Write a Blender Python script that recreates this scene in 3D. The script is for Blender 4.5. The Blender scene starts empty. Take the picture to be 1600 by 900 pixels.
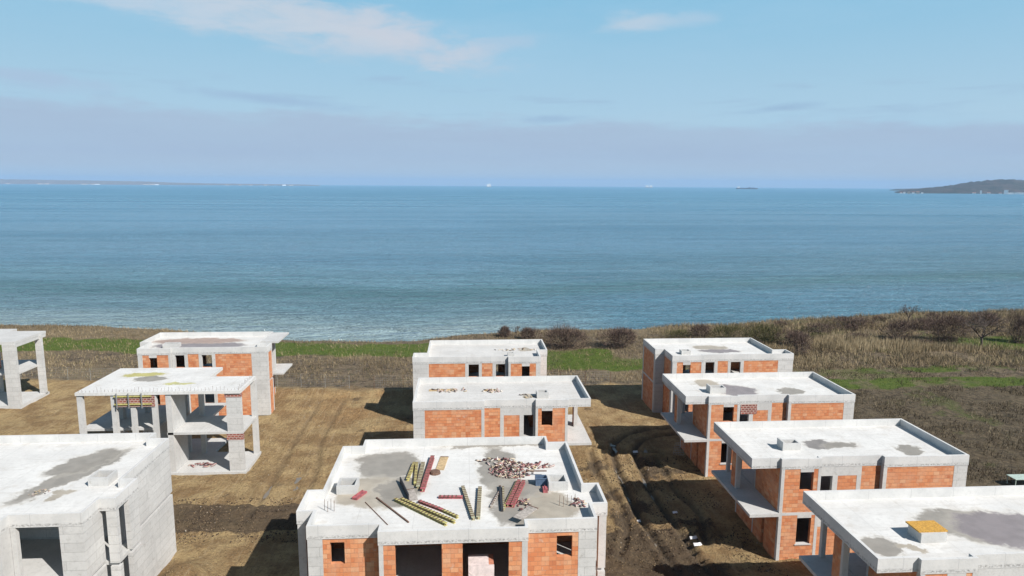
import bpy, math, random
import numpy as np
from mathutils import Vector, Matrix
random.seed(7); RNG = np.random.default_rng(7)
S = bpy.context.scene; COL = S.collection
R = math.radians
# ------------------------------------------------------------------ camera model (real drone position)
F = 1067.; PITCH = R(8.69); YAW = R(4.0); ROLL = math.atan(9/1600); CAMH = 24.6
fw = np.array([math.sin(YAW)*math.cos(PITCH), math.cos(YAW)*math.cos(PITCH), -math.sin(PITCH)])
rt = np.array([math.cos(YAW), -math.sin(YAW), 0.]); upv = np.cross(rt, fw)
def ray(px, py):
    u = px-800; v = 450-py; c, s = math.cos(ROLL), math.sin(ROLL)
    return fw*F + rt*(u*c-v*s) + upv*(u*s+v*c)
def un(px, py, z=0.):
    d = ray(px, py); t = (z-CAMH)/d[2]; return (d[0]*t, d[1]*t)
SEA = -12.; RE = 6371000.
def unsea(px, py):
    d = ray(px, py); d = d/math.hypot(d[0], d[1]); lo, hi = 100., 30000.
    r = 100.
    while r < 23000:
        if CAMH + d[2]*r <= SEA - r*r/(2*RE): break
        r += 20
    return d[0]*r, d[1]*r, SEA - r*r/(2*RE)
# ------------------------------------------------------------------ mesh helpers
class MB:
    def __init__(s, mir=None): s.V = []; s.Fc = []; s.mir = mir
    def box(s, x0, x1, y0, y1, z0, z1):
        n = len(s.V)
        s.V += [(x0,y0,z0),(x1,y0,z0),(x1,y1,z0),(x0,y1,z0),(x0,y0,z1),(x1,y0,z1),(x1,y1,z1),(x0,y1,z1)]
        s.Fc += [tuple(n+i for i in f) for f in [(0,3,2,1),(4,5,6,7),(0,1,5,4),(1,2,6,5),(2,3,7,6),(3,0,4,7)]]
        return s
    def prism(s, P, z0, z1):
        n = len(s.V); k = len(P)
        s.V += [(x,y,z0) for x, y in P] + [(x,y,z1) for x, y in P]
        s.Fc.append(tuple(n+i for i in reversed(range(k)))); s.Fc.append(tuple(n+k+i for i in range(k)))
        for i in range(k):
            j = (i+1) % k; s.Fc.append((n+i, n+j, n+k+j, n+k+i))
        return s
    def ring(s, P, t, z0, z1):
        Q = inset(P, t); n = len(s.V); k = len(P)
        s.V += [(x,y,z0) for x,y in P]+[(x,y,z1) for x,y in P]+[(x,y,z0) for x,y in Q]+[(x,y,z1) for x,y in Q]
        for i in range(k):
            j = (i+1) % k
            s.Fc += [(n+i,n+j,n+k+j,n+k+i),(n+k+i,n+k+j,n+3*k+j,n+3*k+i),(n+2*k+j,n+2*k+i,n+3*k+i,n+3*k+j),(n+j,n+i,n+2*k+i,n+2*k+j)]
        return s
    def bar(s, p, q, w, h):
        p = Vector(p); q = Vector(q); d = (q-p).normalized()
        a = Vector((0,0,1)).cross(d)
        if a.length < 1e-3: a = Vector((1,0,0))
        a.normalize(); b = d.cross(a); n = len(s.V)
        for c in (p, q):
            for i, j in ((-1,-1),(1,-1),(1,1),(-1,1)):
                s.V.append(tuple(c + a*(i*w/2) + b*(j*h/2)))
        s.Fc += [tuple(n+i for i in f) for f in [(3,2,1,0),(4,5,6,7),(0,1,5,4),(1,2,6,5),(2,3,7,6),(3,0,4,7)]]
        return s
    def taper(s, p, q, r0, r1, k=5):
        p = Vector(p); q = Vector(q); d = (q-p).normalized()
        a = Vector((0.31,0.2,0.93)).cross(d)
        if a.length < 1e-3: a = Vector((1,0,0))
        a.normalize(); b = d.cross(a); n = len(s.V)
        for c, r in ((p,r0),(q,r1)):
            for i in range(k):
                t = 2*math.pi*i/k; s.V.append(tuple(c + a*(r*math.cos(t)) + b*(r*math.sin(t))))
        for i in range(k):
            j = (i+1) % k; s.Fc.append((n+i,n+j,n+k+j,n+k+i))
        s.Fc.append(tuple(n+i for i in reversed(range(k)))); s.Fc.append(tuple(n+k+i for i in range(k)))
        return s
    def build(s, name, mat, parent=None, loc=None):
        V, Fc = s.V, s.Fc
        if s.mir is not None:
            V = [(s.mir-x, y, z) for x,y,z in V]; Fc = [tuple(reversed(f)) for f in Fc]
        me = bpy.data.meshes.new(name); me.from_pydata(V, [], Fc); me.materials.append(mat); me.update()
        o = bpy.data.objects.new(name, me); COL.objects.link(o)
        if parent: o.parent = parent
        if loc is not None: o.location = loc
        return o
def inset(P, t):
    k = len(P); Q = []
    for i in range(k):
        a = P[i-1]; b = P[i]; c = P[(i+1) % k]
        def nrm(p, q):
            dx, dy = q[0]-p[0], q[1]-p[1]; L = math.hypot(dx, dy); return (-dy/L, dx/L)
        n1, n2 = nrm(a, b), nrm(b, c)
        Q.append((b[0]+t*(n1[0]+n2[0]), b[1]+t*(n1[1]+n2[1])))
    return Q
def tag(o, label=None, cat=None, group=None, kind=None):
    if label: o['label'] = label
    if cat: o['category'] = cat
    if group: o['group'] = group
    if kind: o['kind'] = kind
    return o
def empty(name, loc, label, cat, group=None, rz=0):
    o = bpy.data.objects.new(name, None); COL.objects.link(o); o.location = loc; o.rotation_euler = (0,0,rz)
    o.empty_display_size = .3
    return tag(o, label, cat, group)
def npmesh(name, V, Fq, mat, attrs=None, parent=None):
    """V (n,3), Fq (m,k) -> mesh, attrs: dict name -> per-vertex (n,4)"""
    me = bpy.data.meshes.new(name); n = len(V); m, k = Fq.shape
    me.vertices.add(n); me.vertices.foreach_set('co', np.asarray(V, np.float32).ravel())
    me.loops.add(m*k); me.loops.foreach_set('vertex_index', Fq.astype(np.int32).ravel())
    me.polygons.add(m); me.polygons.foreach_set('loop_start', np.arange(0, m*k, k, dtype=np.int32))
    me.polygons.foreach_set('loop_total', np.full(m, k, np.int32))
    me.update(calc_edges=True)
    for a, arr in (attrs or {}).items():
        at = me.attributes.new(a, 'FLOAT_COLOR', 'POINT'); at.data.foreach_set('color', np.asarray(arr, np.float32).ravel())
    me.materials.append(mat); me.validate()
    o = bpy.data.objects.new(name, me); COL.objects.link(o)
    if parent: o.parent = parent
    return o
# ------------------------------------------------------------------ numpy noise
PERM = RNG.random((512, 512))
def vnoise(x, y):
    xi = np.floor(x).astype(int); yi = np.floor(y).astype(int); fx = x-xi; fy = y-yi
    fx = fx*fx*(3-2*fx); fy = fy*fy*(3-2*fy)
    g = lambda a, b: PERM[a % 512, b % 512]
    return (g(xi,yi)*(1-fx)+g(xi+1,yi)*fx)*(1-fy) + (g(xi,yi+1)*(1-fx)+g(xi+1,yi+1)*fx)*fy
def fbm(x, y, s, o=4):
    r = 0; a = 1; t = 0
    for i in range(o):
        r = r + a*vnoise(x/s+17.3*i, y/s+9.1*i); t += a; a *= .5; s *= .5
    return r/t
def ss(a, b, x):
    t = np.clip((x-a)/(b-a), 0, 1); return t*t*(3-2*t)
# ------------------------------------------------------------------ materials
def newmat(name):
    m = bpy.data.materials.new(name); m.use_nodes = True; nt = m.node_tree
    b = nt.nodes['Principled BSDF']; return m, nt, b
class N:
    """tiny node builder"""
    def __init__(s, nt): s.nt = nt
    def new(s, t, **kw):
        n = s.nt.nodes.new(t)
        for k, v in kw.items(): setattr(n, k, v)
        return n
    def link(s, a, b): s.nt.links.new(a, b)
    def setv(s, sock, v):
        if hasattr(v, 'is_output') or isinstance(v, bpy.types.NodeSocket): s.link(v, sock)
        elif isinstance(v, (tuple, list)) and len(v) == 3 and sock.type == 'RGBA': sock.default_value = (*v, 1)
        else: sock.default_value = v
    def math(s, op, a, b=0., c=None, clamp=False):
        n = s.new('ShaderNodeMath', operation=op, use_clamp=clamp); s.setv(n.inputs[0], a); s.setv(n.inputs[1], b)
        if c is not None: s.setv(n.inputs[2], c)
        return n.outputs[0]
    def mix(s, f, a, b, mode='MIX'):
        n = s.new('ShaderNodeMix', data_type='RGBA', blend_type=mode); s.setv(n.inputs[0], f); s.setv(n.inputs[6], a); s.setv(n.inputs[7], b)
        return n.outputs[2]
    def mapr(s, v, a, b, c=0., d=1., smooth=False):
        n = s.new('ShaderNodeMapRange'); n.interpolation_type = 'SMOOTHSTEP' if smooth else 'LINEAR'
        for i, x in enumerate((v, a, b, c, d)): s.setv(n.inputs[i], x)
        return n.outputs[0]
    def pos(s): return s.new('ShaderNodeNewGeometry').outputs['Position']
    def sep(s, v):
        n = s.new('ShaderNodeSeparateXYZ'); s.link(v, n.inputs[0]); return n.outputs
    def comb(s, x, y, z=0.):
        n = s.new('ShaderNodeCombineXYZ'); s.setv(n.inputs[0], x); s.setv(n.inputs[1], y); s.setv(n.inputs[2], z); return n.outputs[0]
    def scale(s, v, sc):
        n = s.new('ShaderNodeVectorMath', operation='MULTIPLY'); s.link(v, n.inputs[0]); n.inputs[1].default_value = sc; return n.outputs[0]
    def noise(s, v, sc, det=4., rough=.55, dist=0., col=False):
        n = s.new('ShaderNodeTexNoise'); s.link(v, n.inputs['Vector']); n.inputs['Scale'].default_value = sc
        n.inputs['Detail'].default_value = det; n.inputs['Roughness'].default_value = rough; n.inputs['Distortion'].default_value = dist
        return n.outputs['Color' if col else 'Fac']
    def bump(s, h, st, d, bsdf, prev=None):
        n = s.new('ShaderNodeBump'); n.inputs['Strength'].default_value = st; n.inputs['Distance'].default_value = d
        s.link(h, n.inputs['Height'])
        if prev is not None: s.link(prev, n.inputs['Normal'])
        if bsdf: s.link(n.outputs[0], bsdf.inputs['Normal'])
        return n.outputs[0]
def wall_uv(n):
    """box projection in world metres for axis-aligned walls: (x or y, z)"""
    g = n.new('ShaderNodeNewGeometry'); p = n.sep(g.outputs['Position']); nn = n.sep(g.outputs['True Normal'])
    f = n.math('GREATER_THAN', n.math('ABSOLUTE', nn[0]), .5)
    u = n.math('ADD', n.math('MULTIPLY', p[1], f), n.math('MULTIPLY', p[0], n.math('SUBTRACT', 1., f)))
    return g.outputs['Position'], u, p, nn
def concrete(name, base=(.53,.525,.51), courses=0., joints=2.7, grime=.5, warm=None):
    m, nt, b = newmat(name); n = N(nt); P, u, p, nn = wall_uv(n)
    c = n.mix(n.mapr(n.noise(P, .55, 5), .38, .66), base, tuple(x*.86 for x in base))
    c = n.mix(n.mapr(n.noise(P, 5., 5, .75), .5, .72, 0, .6), c, tuple(x*.62 for x in base))
    c = n.mix(n.mapr(n.noise(P, 2.3, 5, .75), .60, .68, 0, .5), c, (.30,.285,.26))
    drip = n.noise(n.comb(n.math('MULTIPLY', u, 3.2), n.math('MULTIPLY', p[2], .35), 0.), 1., 4, .7)
    c = n.mix(n.mapr(drip, .58, .78, 0, grime), c, (.30,.29,.275))
    if joints:
        fr = n.math('FRACT', n.math('DIVIDE', n.math('ADD', u, 100.35), joints))
        c = n.mix(n.math('MULTIPLY', n.math('LESS_THAN', fr, .012), .45), c, (.33,.33,.33))
    h = n.noise(P, 14., 4, .6)
    if courses:
        uu = n.comb(u, n.math('ADD', p[2], .13), 0.)
        bt = n.new('ShaderNodeTexBrick'); n.link(uu, bt.inputs['Vector']); bt.inputs['Scale'].default_value = 1.
        bt.inputs['Brick Width'].default_value = 2.4; bt.inputs['Row Height'].default_value = courses
        bt.inputs['Mortar Size'].default_value = .018; bt.inputs['Mortar Smooth'].default_value = .5
        bt.inputs['Color1'].default_value = (.9,.9,.9,1); bt.inputs['Color2'].default_value = (1,1,1,1); bt.inputs['Mortar'].default_value = (.70,.70,.69,1)
        c = n.mix(1., c, bt.outputs['Color'], 'MULTIPLY')
    # dirty speckled line along the foot of fascia / formwork joint
    zz = n.math('FRACT', n.math('ADD', n.math('MULTIPLY', p[2], 1.), 0.))
    n.link(c, b.inputs['Base Color']); b.inputs['Roughness'].default_value = .85
    n.bump(h, .35, .02, b)
    return m
def fascia_mat():
    """cast parapet: pale, faint joints, dark speckle where the shuttering met the slab"""
    m, nt, b = newmat('cast_parapet_concrete'); n = N(nt); P, u, p, nn = wall_uv(n)
    base = (.56,.555,.54)
    c = n.mix(n.mapr(n.noise(P, .8, 5), .38, .66), base, (.47,.47,.46))
    c = n.mix(n.mapr(n.noise(P, 7., 4, .7), .52, .8, 0, .45), c, (.34,.34,.33))
    fr = n.math('FRACT', n.math('DIVIDE', n.math('ADD', u, 100.35), 2.45))
    c = n.mix(n.math('MULTIPLY', n.math('LESS_THAN', fr, .014), .5), c, (.33,.33,.33))
    tc = n.sep(n.new('ShaderNodeTexCoord').outputs['Object'])
    band = n.math('MULTIPLY', n.mapr(tc[2], 6.40, 6.50, 0, 1), n.mapr(tc[2], 6.52, 6.62, 1, 0))
    sp = n.mapr(n.noise(n.comb(n.math('MULTIPLY', u, 5.), n.math('MULTIPLY', p[2], 6.), 0.), 1.6, 4, .75), .44, .60)
    c = n.mix(n.math('MULTIPLY', n.math('MULTIPLY', band, sp), .8), c, (.12,.115,.11))
    n.link(c, b.inputs['Base Color']); b.inputs['Roughness'].default_value = .85
    n.bump(n.noise(P, 11., 4, .6), .35, .02, b)
    return m
def brick(name, c1=(.49,.165,.065), c2=(.61,.27,.125), mort=(.46,.22,.12), w=.38, h=.25, dark=.5):
    m, nt, b = newmat(name); n = N(nt); P, u, p, nn = wall_uv(n)
    uu = n.comb(u, p[2], 0.)
    bt = n.new('ShaderNodeTexBrick'); n.link(uu, bt.inputs['Vector']); bt.inputs['Scale'].default_value = 1.
    bt.inputs['Brick Width'].default_value = w; bt.inputs['Row Height'].default_value = h
    bt.inputs['Mortar Size'].default_value = .010; bt.inputs['Mortar Smooth'].default_value = .3
    bt.inputs['Color1'].default_value = (*c1,1); bt.inputs['Color2'].default_value = (*c2,1); bt.inputs['Mortar'].default_value = (*mort,1)
    c = bt.outputs['Color']
    # per-block colour cast: white noise on the block index
    iu = n.math('FLOOR', n.math('DIVIDE', u, w)); iv = n.math('FLOOR', n.math('DIVIDE', p[2], h))
    wn = n.new('ShaderNodeTexWhiteNoise', noise_dimensions='2D'); n.link(n.comb(iu, iv, 0.), wn.inputs['Vector'])
    c = n.mix(n.mapr(wn.outputs['Value'], .75, 1., 0, .5), c, (.60,.40,.25))
    c = n.mix(n.mapr(wn.outputs['Value'], .22, 0., 0, dark), c, (.34,.09,.035))
    c = n.mix(n.mapr(n.noise(P, .9, 4), .5, .75, 0, .5), c, (.56,.35,.23))
    c = n.mix(n.mapr(n.noise(P, 3.3, 5, .75), .55, .72, 0, .45), c, (.25,.12,.075))
    c = n.mix(n.mapr(n.noise(P, 2.1, 4, .75), .60, .72, 0, .5), c, (.50,.44,.37))
    # vertical scoring of hollow blocks
    rib = n.math('FRACT', n.math('MULTIPLY', u, 14.))
    c = n.mix(n.math('MULTIPLY', n.math('LESS_THAN', rib, .22), .22), c, (.3,.09,.04))
    n.link(c, b.inputs['Base Color']); b.inputs['Roughness'].default_value = .9
    n.bump(n.math('SUBTRACT', n.math('MULTIPLY', n.noise(P, 9., 4, .7), .6), bt.outputs['Fac']), .8, .03, b)
    return m
def hollow():
    m, nt, b = newmat('exposed_hollow_block_ends'); n = N(nt); P, u, p, nn = wall_uv(n)
    bt = n.new('ShaderNodeTexBrick'); n.link(n.comb(u, p[2], 0.), bt.inputs['Vector']); bt.inputs['Scale'].default_value = 1.
    bt.inputs['Brick Width'].default_value = .30; bt.inputs['Row Height'].default_value = .17; bt.inputs['Mortar Size'].default_value = .028
    bt.inputs['Color1'].default_value = (.30,.075,.05,1); bt.inputs['Color2'].default_value = (.13,.035,.03,1); bt.inputs['Mortar'].default_value = (.40,.29,.25,1)
    n.link(bt.outputs['Color'], b.inputs['Base Color']); b.inputs['Roughness'].default_value = .9
    n.bump(bt.outputs['Fac'], .6, .03, b)
    return m
def roofmat(name, blobs, base=(.61,.605,.585), seed=0., grime=.55):
    """pale screed roof; blobs = damp stains (cx,cy,rx,ry,deg,colour)"""
    m, nt, b = newmat(name); n = N(nt); P = n.pos()
    c = n.mix(n.mapr(n.noise(P, .5, 5), .36, .64), base, tuple(x*.87 for x in base))
    c = n.mix(n.mapr(n.noise(P, 3.2, 6, .72), .48, .7, 0, .6), c, tuple(x*.72 for x in base))
    c = n.mix(n.mapr(n.noise(n.scale(P, (.25,2.8,1)), 1., 5, .7), .52, .66, 0, .35), c, (.42,.40,.37))
    c = n.mix(n.mapr(n.noise(P, .9, 6, .7), .56, .64, 0, .4), c, (.43,.40,.36))
    pj = n.sep(P); fj = n.math('FRACT', n.math('DIVIDE', n.math('ADD', pj[0], 101.3), 2.9)); c = n.mix(n.math('MULTIPLY', n.math('LESS_THAN', fj, .012), .3), c, (.3,.29,.28))
    c = n.mix(n.mapr(n.noise(n.scale(P, (1.,2.2,1.)), 4., 6, .85), .58, .68, 0, grime), c, (.2,.19,.18))
    dn = n.new('ShaderNodeVectorMath', operation='MULTIPLY_ADD')
    n.link(n.noise(P, .75, 5, .6, col=True), dn.inputs[0]); dn.inputs[1].default_value = (2.2,2.2,0); dn.inputs[2].default_value = (-1.45+seed*.2,-1.45,0)
    dn2 = n.new('ShaderNodeVectorMath', operation='MULTIPLY_ADD')
    n.link(n.noise(P, 3.6, 5, .75, col=True), dn2.inputs[0]); dn2.inputs[1].default_value = (.7,.7,0); n.link(dn.outputs[0], dn2.inputs[2])
    ad = n.new('ShaderNodeVectorMath', operation='ADD'); n.link(P, ad.inputs[0]); n.link(dn2.outputs[0], ad.inputs[1])
    wet = None
    for (cx, cy, rx, ry, deg, colr) in blobs:
        mp = n.new('ShaderNodeMapping', vector_type='TEXTURE'); n.link(ad.outputs[0], mp.inputs['Vector'])
        mp.inputs['Location'].default_value = (cx, cy, 0); mp.inputs['Rotation'].default_value = (0,0,R(deg)); mp.inputs['Scale'].default_value = (rx, ry, 1)
        q = n.sep(mp.outputs[0]); r = n.math('SQRT', n.math('ADD', n.math('MULTIPLY', q[0], q[0]), n.math('MULTIPLY', q[1], q[1])))
        mk = n.mapr(r, 1.05, .88, 0, 1); edge = n.mapr(r, 1.25, .9, 0, .4)
        c = n.mix(edge, c, (.50,.46,.39)); c = n.mix(n.math('MULTIPLY', mk, .93), c, n.mix(n.mapr(n.noise(P, 1.3, 4), .4, .65), colr, tuple(x*.82 for x in colr)))
        wet = mk if wet is None else n.math('MAXIMUM', wet, mk)
    n.link(c, b.inputs['Base Color'])
    if wet is not None: n.link(n.mapr(wet, 0, 1, .85, .6), b.inputs['Roughness'])
    else: b.inputs['Roughness'].default_value = .85
    n.bump(n.noise(P, 9., 4, .6), .3, .02, b)
    return m
def plain(name, col, rough=.7, var=.25, sc=6., metal=0.):
    m, nt, b = newmat(name); n = N(nt); tc = n.new('ShaderNodeTexCoord').outputs['Object']
    n.link(n.mix(n.mapr(n.noise(tc, sc, 4, .65), .35, .7), col, tuple(x*(1-var*1.6) for x in col)), b.inputs['Base Color'])
    b.inputs['Roughness'].default_value = rough; b.inputs['Metallic'].default_value = metal
    return m
M = {}
M['conc'] = concrete('bare_concrete', (.50,.495,.48), 0, 0, .6)
M['fascia'] = fascia_mat()
M['block'] = concrete('pale_block_courses', (.53,.525,.51), .5, 0, .3)
M['brick'] = brick('orange_clay_block')
M['hollow'] = hollow()
M['osb'] = plain('osb_board', (.60,.33,.06), .8, .35, 14.)
M['yellow'] = plain('yellow_formwork_timber', (.50,.46,.17), .7, .3)
M['olive'] = plain('weathered_formwork_timber', (.40,.39,.26), .8, .3)
M['red'] = plain('red_formwork_beam', (.43,.12,.13), .7, .4)
M['wood'] = plain('pale_timber', (.55,.40,.22), .8, .3)
M['rust'] = plain('rusty_steel', (.16,.09,.06), .8, .3)
M['plank'] = plain('grey_shutter_board', (.42,.38,.34), .8, .35)
M['blue'] = plain('faded_blue_plastic', (.09,.14,.22), .5, .2)
M['palegreen'] = plain('pale_green_sheet', (.42,.52,.46), .6, .2)
M['black'] = plain('black_board_and_hatch_shade', (.03,.03,.035), .7, .2)
M['steel'] = plain('galvanised_steel', (.45,.46,.46), .5, .2, 6., .6)
M['white'] = plain('white_plastic', (.75,.75,.75), .5, .1)
M['wrap'] = plain('wrapped_orange_bricks', (.62,.26,.17), .35, .3, 5.)
M['film'] = plain('clear_wrap_film', (.72,.62,.6), .3, .2, 3.)
# ------------------------------------------------------------------ houses
G_H = 'unfinished villas of the building site'
class House:
    def __init__(s, name, loc, label, mir=None):
        s.e = empty(name, loc, label, 'house', G_H); s.mir = mir
    def mb(s): return MB(s.mir)
    def b(s, name, mat, x0, x1, y0, y1, z0, z1, parent=None):
        return s.mb().box(x0,x1,y0,y1,z0,z1).build(name, M[mat] if isinstance(mat, str) else mat, parent or s.e)
    def fy(s, y, items, th=.25, back=False):
        """wall facing -y (or +y): (kind,x0,x1,z0,z1)"""
        for it in items:
            k, x0, x1, z0, z1 = it[:5]; pr = .0 if k == 'brick' else .012
            mat = {'brick':'brick','column':'conc','lintel':'conc','block':'block','sill':'conc','hollow':'hollow'}[k]
            nm = {'brick':'brick_wall','column':'column','lintel':'lintel','block':'block_wall','sill':'window_sill','hollow':'hollow_block_panel'}[k]
            if k == 'sill': pr = .05
            if k == 'hollow': pr = .03
            d = it[5] if len(it) > 5 else th
            if back: s.b(nm, mat, x0, x1, y-d, y+pr, z0, z1)
            else: s.b(nm, mat, x0, x1, y-pr, y+d, z0, z1)
    def fx(s, x, items, th=.25, right=False):
        for it in items:
            k, y0, y1, z0, z1 = it[:5]; pr = .0 if k == 'brick' else .012
            mat = {'brick':'brick','column':'conc','lintel':'conc','block':'block'}[k]
            nm = {'brick':'brick_wall','column':'column','lintel':'lintel','block':'block_wall'}[k]
            if right: s.b(nm, mat, x-th, x+pr, y0, y1, z0, z1)
            else: s.b(nm, mat, x-pr, x+th, y0, y1, z0, z1)
    def roof(s, P, mat, zr=7.1, par=.5, t=.15, fl=.7):
        r = s.mb().prism(inset(P, t), zr-fl, zr-par).build('roof_slab', mat, s.e)
        s.mb().ring(P, t, zr-fl, zr).build('parapet', M['fascia'], s.e)
        return r
    def hatch(s, x0, x1, y0, y1, z, h=.5, cover=None, fin=False):
        m = s.mb(); P = [(x0,y0),(x1,y0),(x1,y1),(x0,y1)]
        m.ring(P, .12, z-.01, z+h)
        if fin: m.box(x0-.14, x0-.004, y0-.05, y1+.05, z-.01, z+h+.12)
        k = m.build('roof_hatch', M['conc'], s.e)
        if cover:
            c = s.mb().box(x0-.08, x1+.10, y0+.10, y1+.12, z+h+.002, z+h+.07).build('hatch_cover', M[cover], k)
        else:
            s.mb().box(x0+.125, x1-.125, y0+.125, y1-.125, z+.005, z+.03).build('hatch_shaft_shade', M['black'], k)  # black sheet over the solid slab paints the dark of the open shaft
        return k
F0, F1, F2 = -.4, 3.2, 6.4           # below ground, first slab underside, roof underside
def houseA(name, loc, label, mir=False, roof=None, hollow_panel=False, cover=None, hatch=None):
    W = 14.6; h = House(name, loc, label, W if mir else None)
    P = [(0,.32),(1.9,.32),(1.9,.1),(4.6,.1),(4.6,.38),(8.8,.38),(8.8,.08),(14.6,.08),(14.6,7.2),(0,7.2)]
    h.roof(P, roof)
    # floor slab with the balcony, and ground slab
    h.mb().prism([(1.95,.16),(4.58,.16),(4.58,.44),(8.82,.44),(8.82,.14),(14.5,.14),(14.5,7.1),(1.95,7.1)], 3.2, 3.4).build('floor_slab', M['conc'], h.e)
    h.mb().box(-.08, 1.90, -.02, 7.0, 3.2, 3.4).build('balcony_slab', M['conc'], h.e)
    h.mb().box(2.2, 14.3, .7, 6.9, -.3, .25).build('ground_slab', M['conc'], h.e)
    z3 = 3.4
    # front, upper floor
    h.fy(.13, [('column',1.93,2.15,F0,F2), ('brick',2.15,3.2,z3,F2), ('brick',3.2,4.1,z3,4.88), ('lintel',3.2,4.1,6.17,F2), ('brick',4.1,4.40,z3,F2), ('column',4.40,4.6,F0,F2,.53)])
    h.fy(.41, [('column',4.602,4.75,F0,F2), ('column',5.55,5.9,z3,5.75), ('brick',5.9,7.2,z3,5.75), ('column',7.2,7.5,z3,5.75), ('lintel',4.75,7.5,5.75,F2), ('brick',7.5,8.798,z3,F2)])
    h.fy(.11, [('column',8.8,9.05,F0,F2,.55), ('brick',9.05,13.65,z3,F2), ('block',13.65,14.57,F0,F2)])
    if hollow_panel: h.fy(.39, [('hollow',4.80,6.2,5.45,6.3,.02)])
    # slab edge band
    h.fy(.13, [('lintel',2.15,4.40,F1,z3,.03)]); h.fy(.41, [('lintel',4.75,8.798,F1,z3,.03)]); h.fy(.11, [('lintel',9.05,13.65,F1,z3,.03)])
    # front, lower floor
    h.fy(.13, [('brick',2.15,3.2,F0,F1), ('brick',3.2,4.15,F0,1.1), ('lintel',3.2,4.15,3.0,F1), ('sill',3.12,4.23,1.1,1.17), ('brick',4.15,4.40,F0,F1)])
    h.fy(.41, [('lintel',4.75,6.2,2.2,F1), ('brick',4.75,6.2,F0,2.2), ('column',6.2,6.45,F0,F1), ('brick',6.45,8.798,F0,F1)])
    h.fy(.11, [('brick',9.05,13.65,F0,F1)])
    # left side
    h.fx(1.93, [('brick',.38,3.85,z3,F2), ('column',3.85,4.0,F0,F2), ('brick',.38,2.1,F0,F1), ('brick',2.1,2.5,2.3,F1), ('brick',2.5,3.85,F0,F1), ('brick',4.0,6.8,F0,F1), ('column',6.8,7.0,F0,F2), ('lintel',.38,3.85,3.195,3.405)])
    # loggia pier and set-back wall
    h.b('loggia_pier', 'conc', .5, .82, 3.8, 4.0, z3, F2); h.b('loggia_pier', 'brick', .52, .80, 4.0, 4.75, z3, F2)
    h.b('loggia_pier', 'conc', 1.0, 1.25, 6.7, 6.95, z3, F2)
    h.b('brick_wall', 'brick', 2.18, 4.6, 3.86, 4.0, z3, F2); h.b('brick_wall', 'brick', 4.5, 4.7, 4.0, 6.9, z3, F2)
    # back and right
    h.fy(7.15, [('brick',4.5,7.3,z3,F2), ('brick',7.3,9.0,5.9,F2), ('brick',9.0,14.3,z3,F2), ('brick',2.2,9.0,F0,F1), ('brick',9.0,10.4,2.4,F1), ('brick',10.4,14.3,F0,F1)], back=True)
    h.fx(14.57, [('brick',.4,3.2,z3,F2), ('brick',4.2,6.88,z3,F2), ('brick',.4,6.88,F0,F1), ('column',6.9,7.15,F0,F2)], right=True)
    if hatch: h.hatch(*hatch, 6.6, .5, cover, fin=(cover is None and not mir))
    return h
def houseB(name, loc, label, mir=False, roof=None, hatch=None, overhang=False):
    W = 14.1; h = House(name, loc, label, W if mir else None)
    P = [(1.0,0),(4.35,0),(4.35,.3),(14.1,.3),(14.1,2.2),(12.7,2.2),(12.7,7.9),(0,7.9),(0,2.9),(1.0,2.9)]
    h.roof(P, roof)
    z3 = 3.4
    h.mb().prism(inset(P, .08), 3.2, 3.4).build('floor_slab', M['conc'], h.e)
    h.mb().box(1.2, 12.5, .6, 7.6, -.3, .25).build('ground_slab', M['conc'], h.e)
    for lo, hi, w1, l1, wb in ((z3, F2, 4.55, 6.1, 4.95), (F0, F1, 1.0, 2.95, 1.0)):
        h.fy(.03, [('column',1.03,1.5,lo,hi), ('brick',1.5,2.15,lo,hi), ('brick',2.15,2.95,lo,w1), ('lintel',2.15,2.95,l1,hi), ('brick',2.95,4.1,lo,hi), ('column',4.1,4.33,lo,hi,.5)])
        h.fy(.33, [('column',4.35,4.65,lo,hi), ('brick',4.65,5.6,lo,wb), ('lintel',4.65,5.6,hi-.12,hi), ('column',5.6,5.95,lo,hi), ('brick',5.95,7.05,lo,hi), ('column',7.05,7.35,lo,hi),
             ('brick',7.35,8.4,lo,wb), ('lintel',7.35,8.4,hi-.12,hi), ('column',8.4,8.75,lo,hi), ('brick',8.75,12.45,lo,hi), ('block',12.45,14.07,lo,hi)])
    h.fy(.03, [('lintel',1.03,4.33,F1,z3,.03)]); h.fy(.33, [('lintel',4.35,14.07,F1,z3,.03)])
    # left sides
    for lo, hi in ((z3, F2), (F0, F1)):
        h.fx(1.03, [('column',.28,.5,lo,hi), ('brick',.5,2.9,lo,hi)])
        h.fy(2.93, [('block',.03,1.27,lo,hi)])
        h.fx(.03, [('column',3.18,3.4,lo,hi), ('brick',3.4,5.2,lo,hi), ('brick',5.2,7.5,lo,hi), ('column',7.5,7.87,lo,hi)])
        h.fx(14.07, [('column',.58,.8,lo,hi), ('brick',.8,1.95,lo,hi), ('column',1.95,2.17,lo,hi)], right=True)
        h.fy(2.17, [('block',12.4,13.8,lo,hi)], back=True)
        h.fx(12.67, [('brick',2.2,3.4,lo,hi), ('brick',5.2,7.6,lo,hi)], right=True)
        h.fy(7.87, [('brick',.3,5.,lo,hi), ('brick',7.2,12.4,lo,hi), ('column',12.4,12.65,lo,hi)], back=True)
    h.fx(.03, [('lintel',3.18,7.87,F1,z3)])
    if overhang:
        h.b('canopy_slab', 'conc', 12.72, 14.55, 3.0, 7.6, 6.85, 7.05); h.b('balcony_slab', 'conc', 12.72, 14.85, 3.4, 7.4, 3.2, 3.38)
        h.b('column', 'conc', 13.4, 13.7, 4.6, 4.9, 3.38, 6.85)
    if hatch: h.hatch(*hatch, 6.6, .42, None)
    return h
def half(P): return P + [(-x, y) for x, y in reversed(P)]
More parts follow.
